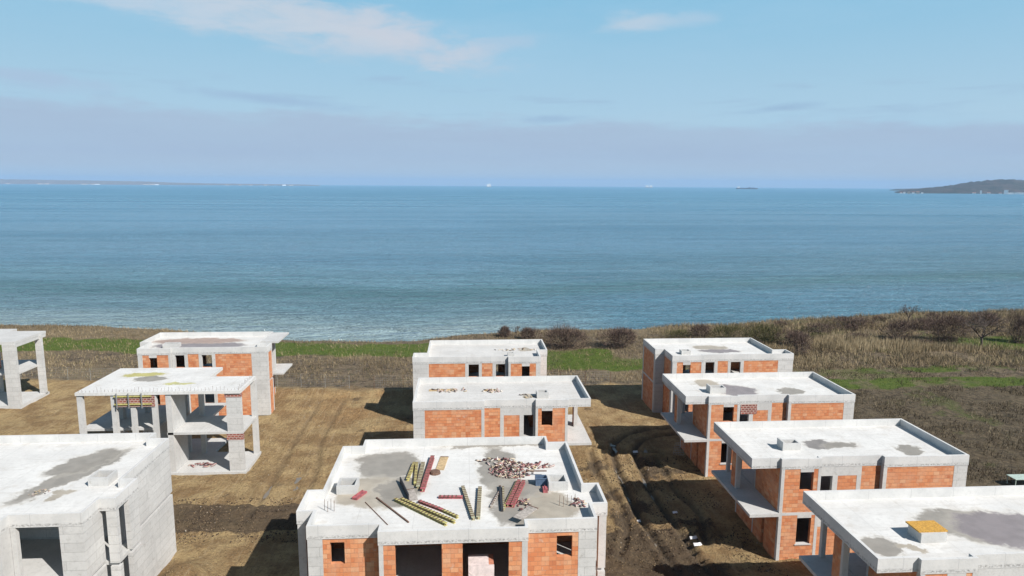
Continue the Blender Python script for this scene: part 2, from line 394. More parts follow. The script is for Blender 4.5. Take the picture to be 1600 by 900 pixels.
def outlineC():
    r = [(3.65,0),(3.65,.75),(7.2,.75),(7.2,2.35),(8.05,2.35),(8.05,4.85),(7.2,4.85),(7.2,11.1),(5.95,11.1),(5.95,12.15)]
    return r + [(-x,y) for x,y in reversed(r)]
def houseC(name, loc, label, roof, bricked=True):
    h = House(name, loc, label); P = outlineC(); h.roof(P, roof)
    z3 = 3.4; bk = 'brick' if bricked else 'block'
    h.mb().prism(inset(P, .2), 3.2, 3.4).build('floor_slab', M['conc'], h.e)
    h.mb().box(-6.9, 6.9, 1.0, 10.9, -.5, .25).build('ground_slab', M['conc'], h.e)
    for lo, hi, a in ((z3, F2, 0), (F0-.6, F1, 1)):
        if bricked:
            h.fy(.03, [('column',-3.62,-3.4,lo,hi,.95), ('brick',-3.4,-2.84,lo,hi), ('brick',-.58,.43,lo,hi), ('brick',2.69,3.34,lo,hi), ('column',3.34,3.62,lo,hi,.95)])
            wb, wt = (5.05, 6.2) if a == 0 else (1.1, 2.6)
            h.fy(.78, [('block',-7.17,-6.44,lo,hi), ('brick',-6.44,-6.08,lo,hi), ('brick',-6.08,-5.38,lo,wb), ('brick',-6.08,-5.38,wt,hi), ('brick',-5.38,-3.64,lo,hi)])
            h.fy(.78, [('brick',3.64,5.16,lo,hi), ('brick',5.16,5.95,lo,wb), ('brick',5.16,5.95,wt,hi), ('brick',5.95,6.26,lo,hi), ('block',6.26,7.17,lo,hi)])
        else:
            h.fy(.03, [('column',-3.62,-3.1,lo,hi,.95), ('column',-.5,.2,lo,hi), ('column',3.0,3.62,lo,hi,.95)])
            h.fy(.78, [('block',6.0,7.17,lo,hi,.9), ('column',3.64,3.9,lo,hi), ('block',-7.17,-5.9,lo,hi)])
        for sx in (1, -1):
            r = sx > 0; X = 7.17*sx
            y_a = 1.68 if not bricked and sx > 0 else 1.03
            h.fx(X, [(bk,y_a,2.6,lo,hi), (bk if bricked else 'column',3.9,4.85,lo,hi), (bk,4.85,8.0,lo,hi), ('column',8.0,8.3,lo,hi), (bk,8.3,10.8,lo,hi)], right=r)
            # bump-out posts
            a0, a1 = sorted((8.02*sx, 7.62*sx))
            for yy in (2.38, 4.42):
                if not bricked and yy < 3: h.b('column','block', *sorted((8.02*sx, 7.50*sx)), yy, yy+.3, lo, hi)
                elif not bricked: h.b('column','block', *sorted((8.02*sx, 7.75*sx)), 3.75, 4.82, lo, hi)
                else: h.b('column','conc', a0, a1, yy, yy+.4, lo, hi)
        h.fy(11.07, [(bk,-7.17,-5.95,lo,hi), (bk,5.95,7.17,lo,hi)], back=True)
        h.fy(12.12, [(bk,-5.92,-2,lo,hi), (bk,.5,5.92,lo,hi)], back=True)
        h.b('added_partition_wall', 'brick' if bricked else 'block', -6.8, 6.8, 5.2, 5.4, lo, hi)  # interior walls added to keep the rooms behind the openings dark
        h.b('added_partition_wall', 'brick' if bricked else 'block', -.45, -.2, .4 , 5.2, lo, hi)
    h.hatch(-6.55, -5.45, 5.2, 6.3, 6.6, .5); h.hatch(5.26, 6.36, 5.0, 6.1, 6.6, .5)
    return h
def pxblob(px0, px1, py0, py1, z, col, deg=0, k=1.):
    cx, cy = un((px0+px1)/2, (py0+py1)/2, z); a = un(px0, (py0+py1)/2, z); b_ = un(px1, (py0+py1)/2, z)
    t = un((px0+px1)/2, py0, z); u_ = un((px0+px1)/2, py1, z)
    return (cx, cy, abs(b_[0]-a[0])/2*k, abs(t[1]-u_[1])/2*k, deg, col)
def lineblob(p, q, z, wd, col):
    a = un(*p, z); b_ = un(*q, z); L = math.hypot(b_[0]-a[0], b_[1]-a[1]); return ((a[0]+b_[0])/2, (a[1]+b_[1])/2, L/2, wd, math.degrees(math.atan2(b_[1]-a[1], b_[0]-a[0])), col)
GREY = (.25,.23,.20); TAN = (.35,.31,.25); DGREY = (.19,.175,.165); LIL = (.215,.19,.195)
rR1 = roofmat('screed_roof_large_damp_patch', [pxblob(1440,1600,792,848,7.5,GREY), pxblob(1500,1660,795,862,7.5,LIL), pxblob(1345,1410,836,872,7.5,GREY), pxblob(1405,1450,850,862,7.5,TAN)], seed=0)
rR2 = roofmat('screed_roof_two_damp_patches', [pxblob(1255,1320,687,702,6.6,DGREY), pxblob(1290,1345,688,702,6.6,GREY), pxblob(1408,1446,694,713,6.6,GREY)], seed=1)
rR3 = roofmat('screed_roof_brown_and_grey_patches', [pxblob(1090,1130,593,604,6.6,TAN), pxblob(1120,1188,600,619,6.6,LIL), pxblob(1222,1264,605,617,6.6,GREY)], seed=2)
rR4 = roofmat('screed_roof_long_damp_patch', [pxblob(1082,1135,539,546,6.6,TAN), pxblob(1095,1160,545,552,6.6,LIL)], seed=0)
rC1 = roofmat('screed_roof_wide_damp_patches', [pxblob(556,655,704,750,7.5,GREY), pxblob(525,650,745,792,7.5,TAN), pxblob(585,662,745,790,7.5,GREY), pxblob(745,812,696,768,7.5,GREY), pxblob(765,872,745,826,7.5,GREY), pxblob(820,905,765,820,7.5,TAN), pxblob(690,850,687,700,7.5,GREY)], seed=0)
rC2 = roofmat('screed_roof_scuffed', [pxblob(812,836,614,622,6.6,TAN)], seed=0, base=(.54,.53,.51), grime=.8)
rC3 = roofmat('screed_roof_scraped', [pxblob(812,835,543,549,6.6,TAN)], seed=1, base=(.54,.53,.51), grime=.5)
rL1 = roofmat('screed_roof_diagonal_damp_patch', [lineblob((5,792),(205,700),7.5,.85,GREY), lineblob((70,745),(185,702),7.5,1.1,GREY), lineblob((70,780),(118,766),7.5,.35,TAN)], seed=0)
rL3 = roofmat('screed_roof_brown_pool', [pxblob(235,380,528,538,7.0,(.33,.24,.2)), pxblob(238,385,536,544,7.0,LIL)], seed=0)
rL2 = roofmat('fresh_slab_with_moss_stains', [pxblob(190,262,583,589,7.35,(.42,.38,.12)), pxblob(212,260,588,596,7.35,GREY), pxblob(255,305,598,602,7.35,(.45,.43,.18))], seed=0, grime=.8)
R1 = houseA('unfinished_house', (18.5,27.0,.9), 'brick villa whose pale roof has a hatch covered with an orange board', roof=rR1, cover='osb', hatch=(3.45,4.75,2.35,3.35))
R2 = houseA('unfinished_house', (18.5,40.5,0), 'brick villa with two damp patches on its roof, behind the roof with the orange-covered hatch', roof=rR2, hatch=(3.3,4.45,2.7,3.5))
R3 = houseA('unfinished_house', (18.4,53.6,0), 'brick villa with a dark red checkered block panel under its roof edge', roof=rR3, hollow_panel=True, cover=None, hatch=(3.0,4.3,2.5,3.4))
C2 = houseA('unfinished_house', (-4.25,53.45,0), 'brick villa with scattered boards on its roof, directly behind the roof littered with beams', mir=True, roof=rC2, hatch=(3.3,4.3,2.1,3.0))
R4 = houseB('unfinished_house', (20.4,67.4,0), 'rearmost brick villa on the right, nearest the sea, with a brown and violet damp patch', roof=rR4, hatch=(2.7,3.7,2.3,3.1))
C3 = houseB('unfinished_house', (-5.35,67.7,0), 'rearmost villa of the middle row, three small dark windows below its white roof', mir=True, roof=rC3, hatch=(3.6,4.3,1.9,2.5))
L3 = houseB('unfinished_house', (-34.9,71.35,.4), 'villa with violet-brown puddle on its roof and a canopy slab jutting out right', roof=rL3, hatch=(2.6,4.2,2.3,3.2), overhang=True)
C1 = houseC('unfinished_house', (-.6,31.05,.9), 'nearest brick villa in the middle, its walled roof littered with yellow and red beams', rC1)
L1 = houseC('unfinished_house', (-26.6,33.1,.9), 'all-white block villa without orange brick, big grey stain across its roof', rL1, bricked=False)
# starter bars on the C1 roof
for px, py in [(507,797),(512,800),(517,796),(522,799),(874,790),(880,792),(886,789),(892,791),(898,788)]:
    x, y = un(px, py, 7.5); MB().bar((x+.6,y-31.05,6.59),(x+.6+.02,y-31.05,7.2),.02,.02).build('starter_bar', M['rust'], C1.e)
# ---- skeleton house L2
h = House('house_skeleton', (-32.1,56.6,0), 'bare concrete skeleton without walls, formwork with yellow timbers under its roof slab')
h.mb().prism([(0,0),(13.3,0),(13.3,4.4),(9.3,4.4),(9.3,7.6),(0,7.6)], 7.1, 7.36).build('roof_slab', rL2, h.e)
h.mb().prism([(7.1,.1),(13.3,.1),(13.3,4.3),(9.3,4.3),(9.3,8.0),(7.1,8.0)], 3.55, 3.75).build('floor_slab', M['conc'], h.e)
h.mb().prism([(-.5,1.4),(5.6,1.4),(5.6,7.6),(-.5,7.6)], 3.55, 3.75).build('floor_slab', M['conc'], h.e)
h.mb().prism([(0,.0),(13.4,.0),(13.4,4.5),(9.3,4.5),(9.3,8.0),(0,8.0)], -.3, .22).build('ground_slab', M['conc'], h.e)
for x0, x1, y0, y1 in [(.05,.5,.1,.4),(2.75,3.12,.1,.5),(4.3,4.7,.1,.35),(6.0,6.4,.1,.4),(7.15,7.6,.1,2.9),(8.2,8.6,4.2,4.55),(1.3,1.9,3.6,4.2),(2.9,3.2,5.5,5.9),(6.2,6.6,5.8,6.2)]:
    h.b('column','conc',x0,x1,y0,y1,.2,7.1)
for z0, z1 in ((.22,3.0),(3.75,6.75)): h.b('column','block',12.05,13.28,.12,.42,z0,z1); h.b('hollow_block_panel','hollow',12.05-.1,13.3,.10,.42,z1,z1+.33 if z1>5 else 3.55)
h.b('column','conc',12.9,13.35,3.9,4.3,.2,7.1)
h.b('stair_core_wall','conc',6.4,7.15,1.8,2.0,.2,7.1)
h.b('stair_core_wall','conc',3.0,7.15,4.6,4.8,.2,3.5)
h.mb().prism([(6.45,.5),(7.1,.5),(7.1,1.75),(6.45,1.75)], 2.0, 2.15).build('stair_landing', M['conc'], h.e)
fp = h.b('formwork_panel','hollow',3.12,6.3,.02,.09,6.08,7.05)
for z in (6.28, 6.95): h.b('formwork_timber','yellow',3.1,6.1,-.08,.0,z,z+.11,fp)
for x in (3.3,4.25,5.3): h.b('formwork_post','steel',x,x+.08,-.16,-.085,6.0,7.3,fp)
# rebar stubs along the roof edge
for i in range(44):
    x = .25+i*.3; MB().bar((x,.12,7.365),(x+random.uniform(-.05,.05),.12+random.uniform(-.04,.04),7.365+random.uniform(.12,.42)),.014,.014).build('starter_bar', M['rust'], h.e)
for i in range(14): MB().bar((13.1,.3+i*.3,7.365),(13.1+random.uniform(-.05,.05),.3+i*.3,7.365+random.uniform(.2,.45)),.014,.014).build('starter_bar', M['rust'], h.e)
L2 = h
for x, y in ((3.6,.9),(4.0,1.2),(5.1,1.0),(5.6,.8),(5.8,1.5)):
    o = MB().taper((0,0,0),(0,0,3.35),.035,.025,6).box(-.09,.09,-.09,.09,-.005,.012).build('steel_prop', M['rust'], None, (-32.1+x,56.6+y,3.76 if y>1.4 else .22))
    tag(o, 'slim rusty prop standing in the bare concrete skeleton with yellow formwork', 'prop', 'steel props under the skeleton roof')
# ---- skeleton house L4 (far left)
h = House('house_skeleton', (-58.6,75.3,0), 'bare concrete skeleton at the left edge, cut off by the picture border')
h.mb().prism([(0,.2),(10.0,.2),(10.0,5.9),(6.0,5.9),(6.0,7.2),(0,7.2)], 7.12, 7.4).build('roof_slab', M['conc'], h.e)
h.mb().box(8.9,9.98,.25,5.85,6.75,7.12).build('roof_beam', M['conc'], h.e)
h.mb().prism([(0,1.0),(9.5,1.0),(9.5,5.3),(8.0,7.0),(0,7.0)], 3.5, 3.7).build('floor_slab', M['conc'], h.e)
h.mb().box(0,10.1,.1,5.3,-.3,.3).build('ground_slab', M['conc'], h.e)
for x0,x1,y0,y1,mt in [(8.75,10.05,.12,.5,'block'),(9.45,10.1,4.6,5.0,'block'),(.2,.6,.3,.7,'conc'),(4.5,4.9,.3,.7,'conc'),(4.5,4.9,5.2,5.6,'conc'),(.2,.6,5.2,5.6,'conc')]:
    h.b('column',mt,x0,x1,y0,y1,.2,7.12)
L4 = h
def pallet(loc, label, w=1.2, d=1.0, hh=1.15):
    e = empty('brick_pallet', loc, label, 'brick pallet')
    b = MB()
    for i in range(4):
        for j in range(4):
            for k in range(5):
                b.box(i*w/4+.004, (i+1)*w/4-.004, j*d/4+.004, (j+1)*d/4-.004, .14+k*(hh-.14)/5+.004, .14+(k+1)*(hh-.14)/5-.004)
    b.build('brick_stack', M['wrap'], e)
    f = MB()
    f.box(-.012,w+.012,-.014,-.006,hh*.55,hh*1.02).box(-.012,w*.8,-.02,d,hh+.003,hh+.012).bar((0,-.02,.3),(w,-.02,hh*.9),.012,.05).bar((w,-.02,.3),(0,-.02,hh*.8),.012,.05)
    f.build('wrap_film', M['film'], e)
    p = MB()
    for y in (0,.45,.9): p.box(0,w,y*d,y*d+.09,0,.135)
    p.build('pallet_base', M['wood'], e)
    return e
pallet((.12,31.3,4.3), 'wrapped stack of orange bricks standing in the large dark opening of the nearest villa', 1.25, 1.0, 1.65)
pallet((-53.4,77.6,3.7), 'pink brick stack on the upper slab of the skeleton at the left edge', 1.2, 1.0, 1.1)
# ------------------------------------------------------------------ roof clutter
def beam_obj(name, a, b, z, w, hh, mat, label, cat, group=None, teeth=False, lift=0., lift2=None):
    """a,b: pixel ends of the thing lying on height z"""
    A = Vector((*un(*a, z), 0)); B = Vector((*un(*b, z), 0)); L = (B-A).length; ang = math.atan2(B.y-A.y, B.x-A.x)
    e = empty(name, (A.x, A.y, z+lift), label, cat, group, ang)
    if lift2: e.rotation_euler = (0, -math.atan2(lift2, L), ang)
    if teeth:   # I-section timber: two flanges and a web, with notch blocks
        MB().box(0,L,-w/2,w/2,.0,.03).box(0,L,-w/2,w/2,hh-.03,hh).build('flange', M[mat], e)
        MB().box(0,L,-.018,.018,.031,hh-.031).build('web', M['wood'], e)
        m2 = MB(); n = int(L/.22)
        for i in range(n): m2.box(i*.22+.05,i*.22+.13,-w/2-.012,w/2+.012,hh+.001,hh+.012)
        m2.build('strap', M['rust'], e)
    else:
        MB().box(0,L,-w/2,w/2,.004,hh).build('board', M[mat], e)
        MB().box(.02,.10,-w/2-.006,w/2+.006,.002,hh+.006).build('end_clip', M['rust'], e)
    return e
Q = lambda x, y: (440+x/4.285, 690+y/4.285)
T = lambda x, y: (600+x/5.333, 700+y/5.333)
ZC = 7.5
gB = 'formwork beams lying on the nearest villa roof'
beams = [(Q(888,152),Q(842,266),.16,.16,'yellow','short yellow beam, leftmost of the upright bunch near the tan board'),
 (Q(905,152),Q(893,296),.15,.16,'yellow','smooth yellow beam between two notched ones near the tan board'),
 (Q(948,152),Q(912,318),.22,.16,'olive','olive notched beam touching the thick red beam'),
 (Q(1012,112),Q(942,338),.24,.2,'red','thick red beam in the bunch beside the tan board'),
 (T(90,440),T(520,650),.16,.16,'yellow','lower one of two long yellow beams near the front parapet'),
 (T(140,437),T(590,630),.16,.16,'yellow','upper one of two long yellow beams near the front parapet'),
 (T(290,455),T(490,530),.18,.14,'red','red beam lying above the two long yellow beams'),
 (T(490,532),T(615,588),.16,.14,'yellow','short yellow beam continuing the red beam by the front parapet'),
 (T(455,418),T(655,418),.2,.12,'red','pinkish red beam lying straight across the roof centre'),
 (T(655,335),T(745,605),.18,.16,'olive','grey-olive beam, left arm of the V shape by the front parapet'),
 (T(800,342),T(785,598),.2,.16,'olive','grey-olive beam, right arm of the V shape by the front parapet'),
 (T(962,372),T(888,500),.1,.1,'plank','thin grey slanting batten left of the pink-red beams'),
 (T(965,330),T(985,532),.12,.14,'black','dark narrow beam beside the pink-red beams'),
 (T(992,332),T(998,520),.1,.12,'olive','pale narrow beam beside the dark one by the pink-red beams'),
 (T(1128,285),T(1030,495),.2,.18,'red','left one of two pink-red beams below the rubble heap'),
 (T(1165,290),T(1068,498),.2,.18,'red','right one of two pink-red beams below the rubble heap'),
 (T(1108,290),T(1005,500),.1,.14,'yellow','yellow edged beam left of the two pink-red beams')]
for a, b, w, hh, mt, lb in beams: beam_obj('formwork_beam', a, b, ZC, w, hh, mt, lb, 'beam', gB, teeth=mt != 'black')
beam_obj('timber_batten', Q(635,380), Q(850,545), ZC, .07,.07,'rust','long dark batten lying left of the two long yellow beams','batten')
beam_obj('thin_rod', Q(560,408), Q(710,560), ZC, .035,.035,'rust','thinnest rod on the roof, left of the long dark batten','rod')
beam_obj('wide_board', T(505,75), T(465,185), ZC, .5,.05,'wood','wide tan board lying beside the thick red beam','board')
beam_obj('wide_board', T(1250,530), T(1110,630), ZC, .55,.04,'plank','pinkish grey board tilted against the front parapet','board', lift=.25)
beam_obj('shutter_plank', T(215,345), T(250,440), ZC, .45,.04,'plank','grey shutter plank lying between yellow beams and the dark standing board','plank')
a = Vector((*un(*T(135,285),ZC),ZC)); b = Vector((*un(*T(205,430),ZC),ZC))
tag(MB().bar(a+Vector((0,0,.16)), b+Vector((0,0,.16)), .06,.32).build('standing_board', M['black']), 'dark board standing on edge left of the bunch of yellow beams', 'board')
x, y = un(*T(425,212), ZC)
tag(MB().taper((0,0,.0),(0,0,.14),.34,.30,14).taper((0,0,.14),(0,0,.17),.24,.20,14).build('cable_drum', M['rust'], None, (x,y,ZC+.004)), 'low round rusty drum between red beam and tan board', 'drum')
x, y = un(*T(1325,300), ZC)
e = empty('plastic_tub', (x-.1,y,ZC+.004), 'blue plastic tub beside the right roof hatch', 'tub'); MB().ring([(-.35,-.25),(.3,-.25),(.3,.25),(-.35,.25)],.03,.0,.45).box(-.32,.27,-.22,.22,.01,.03).build('tub_body', M['blue'], e); MB().box(-.38,.33,-.28,-.252,.4,.46).build('tub_rim', M['blue'], e)
for (px, py), lb in ((T(1342,362),'small red metal box beside the blue tub'),):
    x, y = un(px, py, ZC); tag(MB().box(-.13,.13,-.2,.2,0,.22).box(-.02,.02,-.24,.24,.22,.26).build('red_box', M['red'], None, (x,y,ZC+.004)), lb, 'box')
x, y = un(*Q(524,366), ZC); o = MB().box(-.14,.14,-.5,.5,0,.1).box(-.17,-.14,-.5,.5,0,.14).build('red_formwork_piece', M['red'], None, (x,y,ZC+.004)); o.rotation_euler[2] = -.45
tag(o, 'short red formwork piece beside the left roof hatch', 'formwork piece')
beam_obj('timber_batten', T(1190,236), T(1355,236), ZC, .06,.06,'rust','dark batten reaching from the rubble heap to the right roof hatch','batten', lift=.3)
# rubble heap (nobody could count its chips)
M['rubble'] = None
def rubble_mat():
    m, nt, b = newmat('broken_pink_block_chips'); n = N(nt)
    at = n.new('ShaderNodeAttribute', attribute_name='rnd'); r = n.new('ShaderNodeValToRGB'); n.link(at.outputs['Fac'], r.inputs[0])
    e = r.color_ramp.elements; e[0].color = (.05,.035,.035,1); e[1].color = (.58,.54,.5,1)
    for p_, c_ in ((.2,(.16,.06,.06,1)),(.4,(.33,.15,.14,1)),(.6,(.42,.33,.31,1)),(.8,(.48,.38,.22,1))):
        q = e.new(p_); q.color = c_
    n.link(r.outputs[0], b.inputs['Base Color']); b.inputs['Roughness'].default_value = .9
    return m
M['rubble'] = rubble_mat()
def heap(name, cx, cy, z, rx, ry, H_, n, size, label, lo=0., hi=1.):
    V = []; Fc = []; A = []
    for i in range(n):
        r = math.sqrt(random.random()); t = random.uniform(0, 2*math.pi)
        x = cx+rx*r*math.cos(t); y = cy+ry*r*math.sin(t); hz = H_*(1-r)*random.uniform(.3,1.1)+.03
        L = size*random.uniform(.5,1.6); w = size*random.uniform(.2,.45); th = size*random.uniform(.1,.25)
        a = random.uniform(0, math.pi); tl = random.uniform(-.35,.35)
        d = Vector((math.cos(a)*math.cos(tl), math.sin(a)*math.cos(tl), math.sin(tl)))*L/2; c = Vector((x,y,z+hz+abs(d.z)))
        mb = MB().bar(c-d, c+d, w, th); k = len(V); V += mb.V; Fc += [tuple(k+q for q in f) for f in mb.Fc]; A += [random.uniform(lo,hi) if random.random() < .85 else .02]*8
    o = npmesh(name, np.array(V), np.array(Fc), M['rubble'], {'rnd': np.stack([A,A,A,np.ones(len(A))],1)})
    return tag(o, label, 'rubble', kind='stuff')
x, y = un(*T(1065,185), ZC); heap('rubble_heap', x, y, ZC, 1.35, 1.25, .2, 300, .2, 'heap of pink and white broken blocks on the nearest villa roof')
x, y = un(*T(930,115), ZC); heap('rubble_scatter', x, y, ZC, 1.3, .5, .06, 45, .25, 'flat scatter of pinkish chips at the left of the rubble heap')
x, y = un(*T(1300,150), ZC); heap('rubble_scatter', x, y, ZC, .9, .35, .05, 18, .3, 'thin scatter of yellow and pink slats at the right of the rubble heap')
x, y = un(*T(1165,470), ZC); heap('rubble_scatter', x, y, ZC, .35, .9, .08, 30, .2, 'narrow strip of dark chips right of the pink-red beams')
x, y = un(902, 787, ZC); heap('rubble_scatter', x, y, ZC, .45, .5, .2, 30, .2, 'small pile of dark chips in the right front roof corner')
for (p0, p1, py, z, n, s_, lb) in [(672,732,611,6.6,30,.3,'tan board scraps on the left half of the roof behind the beam-littered one'),
        (754,786,611,6.6,22,.3,'tan scraps in the middle of the roof behind the beam-littered one'),
        (808,850,619,6.6,22,.2,'brown scraps beside the hatch on the roof behind the beam-littered one'),
        (770,838,547,6.6,26,.25,'dark scraps along the rear of the rearmost middle roof'),
        (250,300,703,.25,26,.3,'brick rubble on the ground slab of the concrete skeleton'),
        (45,75,771,7.5,26,.12,'tiny stones along the edge of the grey stain on the white villa roof')]:
    if lb.startswith('brick rubble'): (x, y), rr = un(316,727,.25), (1.3,.5)
    else:
        x, y = un((p0+p1)/2, py, z); rr = (abs(un(p1,py,z)[0]-un(p0,py,z)[0])/2, .5)
    heap('rubble_scatter', x, y, z, rr[0], rr[1], .04, n, s_, lb, .55 if 'brick rubble' not in lb else .1, 1. if 'brick rubble' not in lb else .7)
for k, (px, py, w_) in enumerate([(690,610,2.2),(765,610,1.0)]):
    x, y = un(px, py, 6.6); o = MB().box(-w_/2,w_/2,-.25,.25,0,.03).box(-w_/2+.1,w_/2-.3,.05,.2,.031,.06).build('timber_board', M['wood'], None, (x,y,6.604))
    tag(o, ['long pale board on the left of the roof behind the beam-littered one','short pale board on the middle of the roof behind the beam-littered one'][k], 'board')
# ------------------------------------------------------------------ terrain
EX = np.array([-6000,-400,-140,-80,-69.4,-53.8,-27.8,-17.6,-7.7,1.4,8,13.5,21.8,29.3,39.6,47.6,61.7,83.7,97.9,112.6,200,6000])
EY = np.array([400,180,128,122,121,117.2,107.6,105.8,106.0,109.6,112.5,113.5,112,113,116,115.5,119.5,123.5,125,126,143,400])
def edgeY(x): return np.interp(x, EX, EY)
FX = np.array([-90,-49.5,-14,-4,18,34]); FY = np.array([91.5,86.2,81.0,80.6,81.2,79.])
def fenceY(x): return np.interp(x, FX, FY)
RUTS = [[(21,65.6),(18.2,65.),(15.8,63.8),(14.2,61.6),(13.48,58.74),(13.1,55.49),(13.14,52.9),(12.95,49.57),(12.91,46.04),(13.13,42.93),(13.6,38)],
 [(21.4,63.9),(18.9,63.4),(17,62.2),(15.9,60.3),(15.41,58.2),(15.25,54.99),(14.9,52.44),(15.01,50.08),(15.17,47.61),(15.25,44.3),(15.31,42.08),(15.6,38)],
 [(8.6,43.6),(9.49,42.43),(10.6,40.99),(12.07,39.61),(13.5,38)],
 [(-13.9,76),(-14.01,64.27),(-12.97,57.75),(-12.75,53.23),(-13,48)],[(-16.6,76.3),(-16.4,64),(-16.0,53.4),(-16.3,48)],
 [(11.6,60),(11.2,55),(11.9,50),(11.5,45),(10.4,42)],[(17.2,58),(17.0,52),(17.6,47),(16.6,43)],[(8.2,49),(9.4,46),(11.2,43.6),(14,41.5),(18,40.6)],[(9.5,66),(11.5,61.5),(14.5,59.5),(18,59.2)],
 [(-24,49.2),(-18,48.6),(-12,49.4),(-9,50)],[(-24,47.6),(-17,47.1),(-11,47.6)]]
def polyd(x, y, pl):
    d = np.full(x.shape, 1e9)
    for (ax,ay),(bx,by) in zip(pl[:-1], pl[1:]):
        vx, vy = bx-ax, by-ay; t = np.clip(((x-ax)*vx+(y-ay)*vy)/(vx*vx+vy*vy), 0, 1)
        d = np.minimum(d, np.hypot(x-ax-t*vx, y-ay-t*vy))
    return d
def land(x, y):
    """base height without ruts"""
    e = edgeY(x) + (fbm(x, y*0+3, 9., 3)-.5)*3.
    h = .9*(1-ss(34, 42, y)) - .9*(1-ss(-30, 20, y))*0
    h = h + ss(40, 80, x)*ss(85, 125, y)*.3*(1-ss(150,250,x))
    h = h + (fbm(x, y, 14., 3)-.5)*.5*ss(fenceY(x)-1, fenceY(x)+6, y)
    h = h + .45*np.exp(-((y-fenceY(x)+2.2)/1.1)**2)*ss(-30,-20,x)*(1-ss(0,10,x))*(.5+fbm(x,y,1.5,3))
    # dirt mound by the white villa
    h = h + 1.5*np.exp(-((x+17.2)/1.5)**2-((y-39.2)/2.6)**2)
    k = ss(0, 1, (y-e)/14.)
    h = h*(1-k) - 15.*k
    return h
def height(x, y):
    h = land(x, y); site = (1-ss(fenceY(x)-1, fenceY(x)+1, y))*(np.abs(x) < 70)
    rough = .26*(fbm(x, y, 1.2, 4)-.5) + .25*(fbm(x, y, 6., 2)-.5)
    m = mudmask(x, y)
    rough = rough + m*.32*(fbm(x, y, .9, 3)-.5)
    for i, pl in enumerate(RUTS):
        d = polyd(x, y, pl)
        rough = rough - (.32 if i < 3 else .16 if pl[0][0] > 0 else .12)*np.exp(-(d/.26)**2) + (.16 if pl[0][0] > 0 else .08)*np.exp(-((d-.52)/.2)**2)
    veg = (1-site)*.15*(fbm(x, y, 1.7, 3)-.5)
    return h + site*rough + veg
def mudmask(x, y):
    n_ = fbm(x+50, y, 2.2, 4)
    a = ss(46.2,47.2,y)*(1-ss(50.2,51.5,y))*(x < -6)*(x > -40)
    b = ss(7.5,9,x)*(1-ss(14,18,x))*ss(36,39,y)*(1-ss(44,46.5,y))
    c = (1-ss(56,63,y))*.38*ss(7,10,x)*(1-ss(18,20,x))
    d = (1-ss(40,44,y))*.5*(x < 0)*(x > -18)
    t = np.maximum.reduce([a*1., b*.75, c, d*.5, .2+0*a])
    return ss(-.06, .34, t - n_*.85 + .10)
def axis(segs):
    out = []
    for a, b, st in segs: out += list(np.arange(a, b, st))
    return np.array(out+[segs[-1][1]])
ax = axis([(-6000,-1000,1000),(-1000,-200,100),(-200,-100,10),(-100,-62,1.2),(-62,-26,.5),(-26,21,.22),(21,42,.5),(42,120,.8),(120,200,8),(200,1000,100),(1000,6000,1000)])
ay = axis([(-3000,-200,400),(-200,0,25),(0,24,4),(24,34,.8),(34,64,.22),(64,84,.35),(84,145,.6),(145,200,5),(200,500,20)])
X, Y = np.meshgrid(ax, ay); Z = height(X.ravel(), Y.ravel()).reshape(X.shape)
nx, ny = len(ax), len(ay); idx = np.arange(nx*ny).reshape(ny, nx)
quads = np.stack([idx[:-1,:-1], idx[:-1,1:], idx[1:,1:], idx[1:,:-1]], -1).reshape(-1, 4)
x_, y_ = X.ravel(), Y.ravel(); rut = np.zeros_like(x_)
for i, pl in enumerate(RUTS): rut = np.maximum(rut, np.exp(-(polyd(x_, y_, pl)/.33)**2)*(1. if i < 3 else .6 if pl[0][0] > 0 else .35))
fen = ss(-.8, .8, y_-fenceY(x_)+(fbm(x_,y_,2.,3)-.5)*2.5)
vegz = np.maximum(fen, ss(34.5, 36.5, x_+(fbm(x_,y_,2.,3)-.5)*2))
vegz = np.maximum(vegz, ss(62,66,-x_))
def greenmask(x, y):
    w = (fbm(x, y, 5., 4)-.5)
    y0 = 96.0-(x+20)*.11
    a = ss(0, 2.5, y-y0+w*5)*(1-ss(8.5, 11, y-y0+w*5))*(x < 8)
    b = ss(86,89,y+w*4)*(1-ss(98,101,y+w*4))*ss(9,12,x)*(1-ss(30,34,x+w*10))*(1-ss(20,24,x)*ss(92,95,y))
    c = ss(77.2,78.6,y+w*3)*(1-ss(81.6,83,y+w*3))*ss(36,42,x)
    d = ss(.52,.62,fbm(x+9,y,7.,4))*ss(36,42,x)*.7
    e = ss(84.,85,y+w*3)*(1-ss(86.8,88,y+w*3))*ss(48,54,x)*(1-ss(72,78,x))
    f = ss(75,78,x)*(1-ss(90,96,x))*ss(95,97,y)*(1-ss(103,106,y))
    c = c*.75; d = d*.6; e = e*.6
    return np.maximum.reduce([a,b,c,d,e,f])*(.55+.45*ss(.35,.55,fbm(x,y,2.5,3)))
grn = greenmask(x_, y_)*np.maximum(fen, vegz)
pale = ss(.45,.62,fbm(x_+33,y_,9.,4))
pale = np.maximum(pale, ss(106,110,y_)*(x_ < -25))
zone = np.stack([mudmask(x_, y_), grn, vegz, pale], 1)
org = np.exp(-((x_+11)/6.)**2-((y_-74)/7.)**2)*ss(.3,.6,fbm(x_,y_,3.,4))
zone2 = np.stack([rut, org, ss(34,38,x_)*(1-ss(76,80,y_)), 1+0*rut], 1)
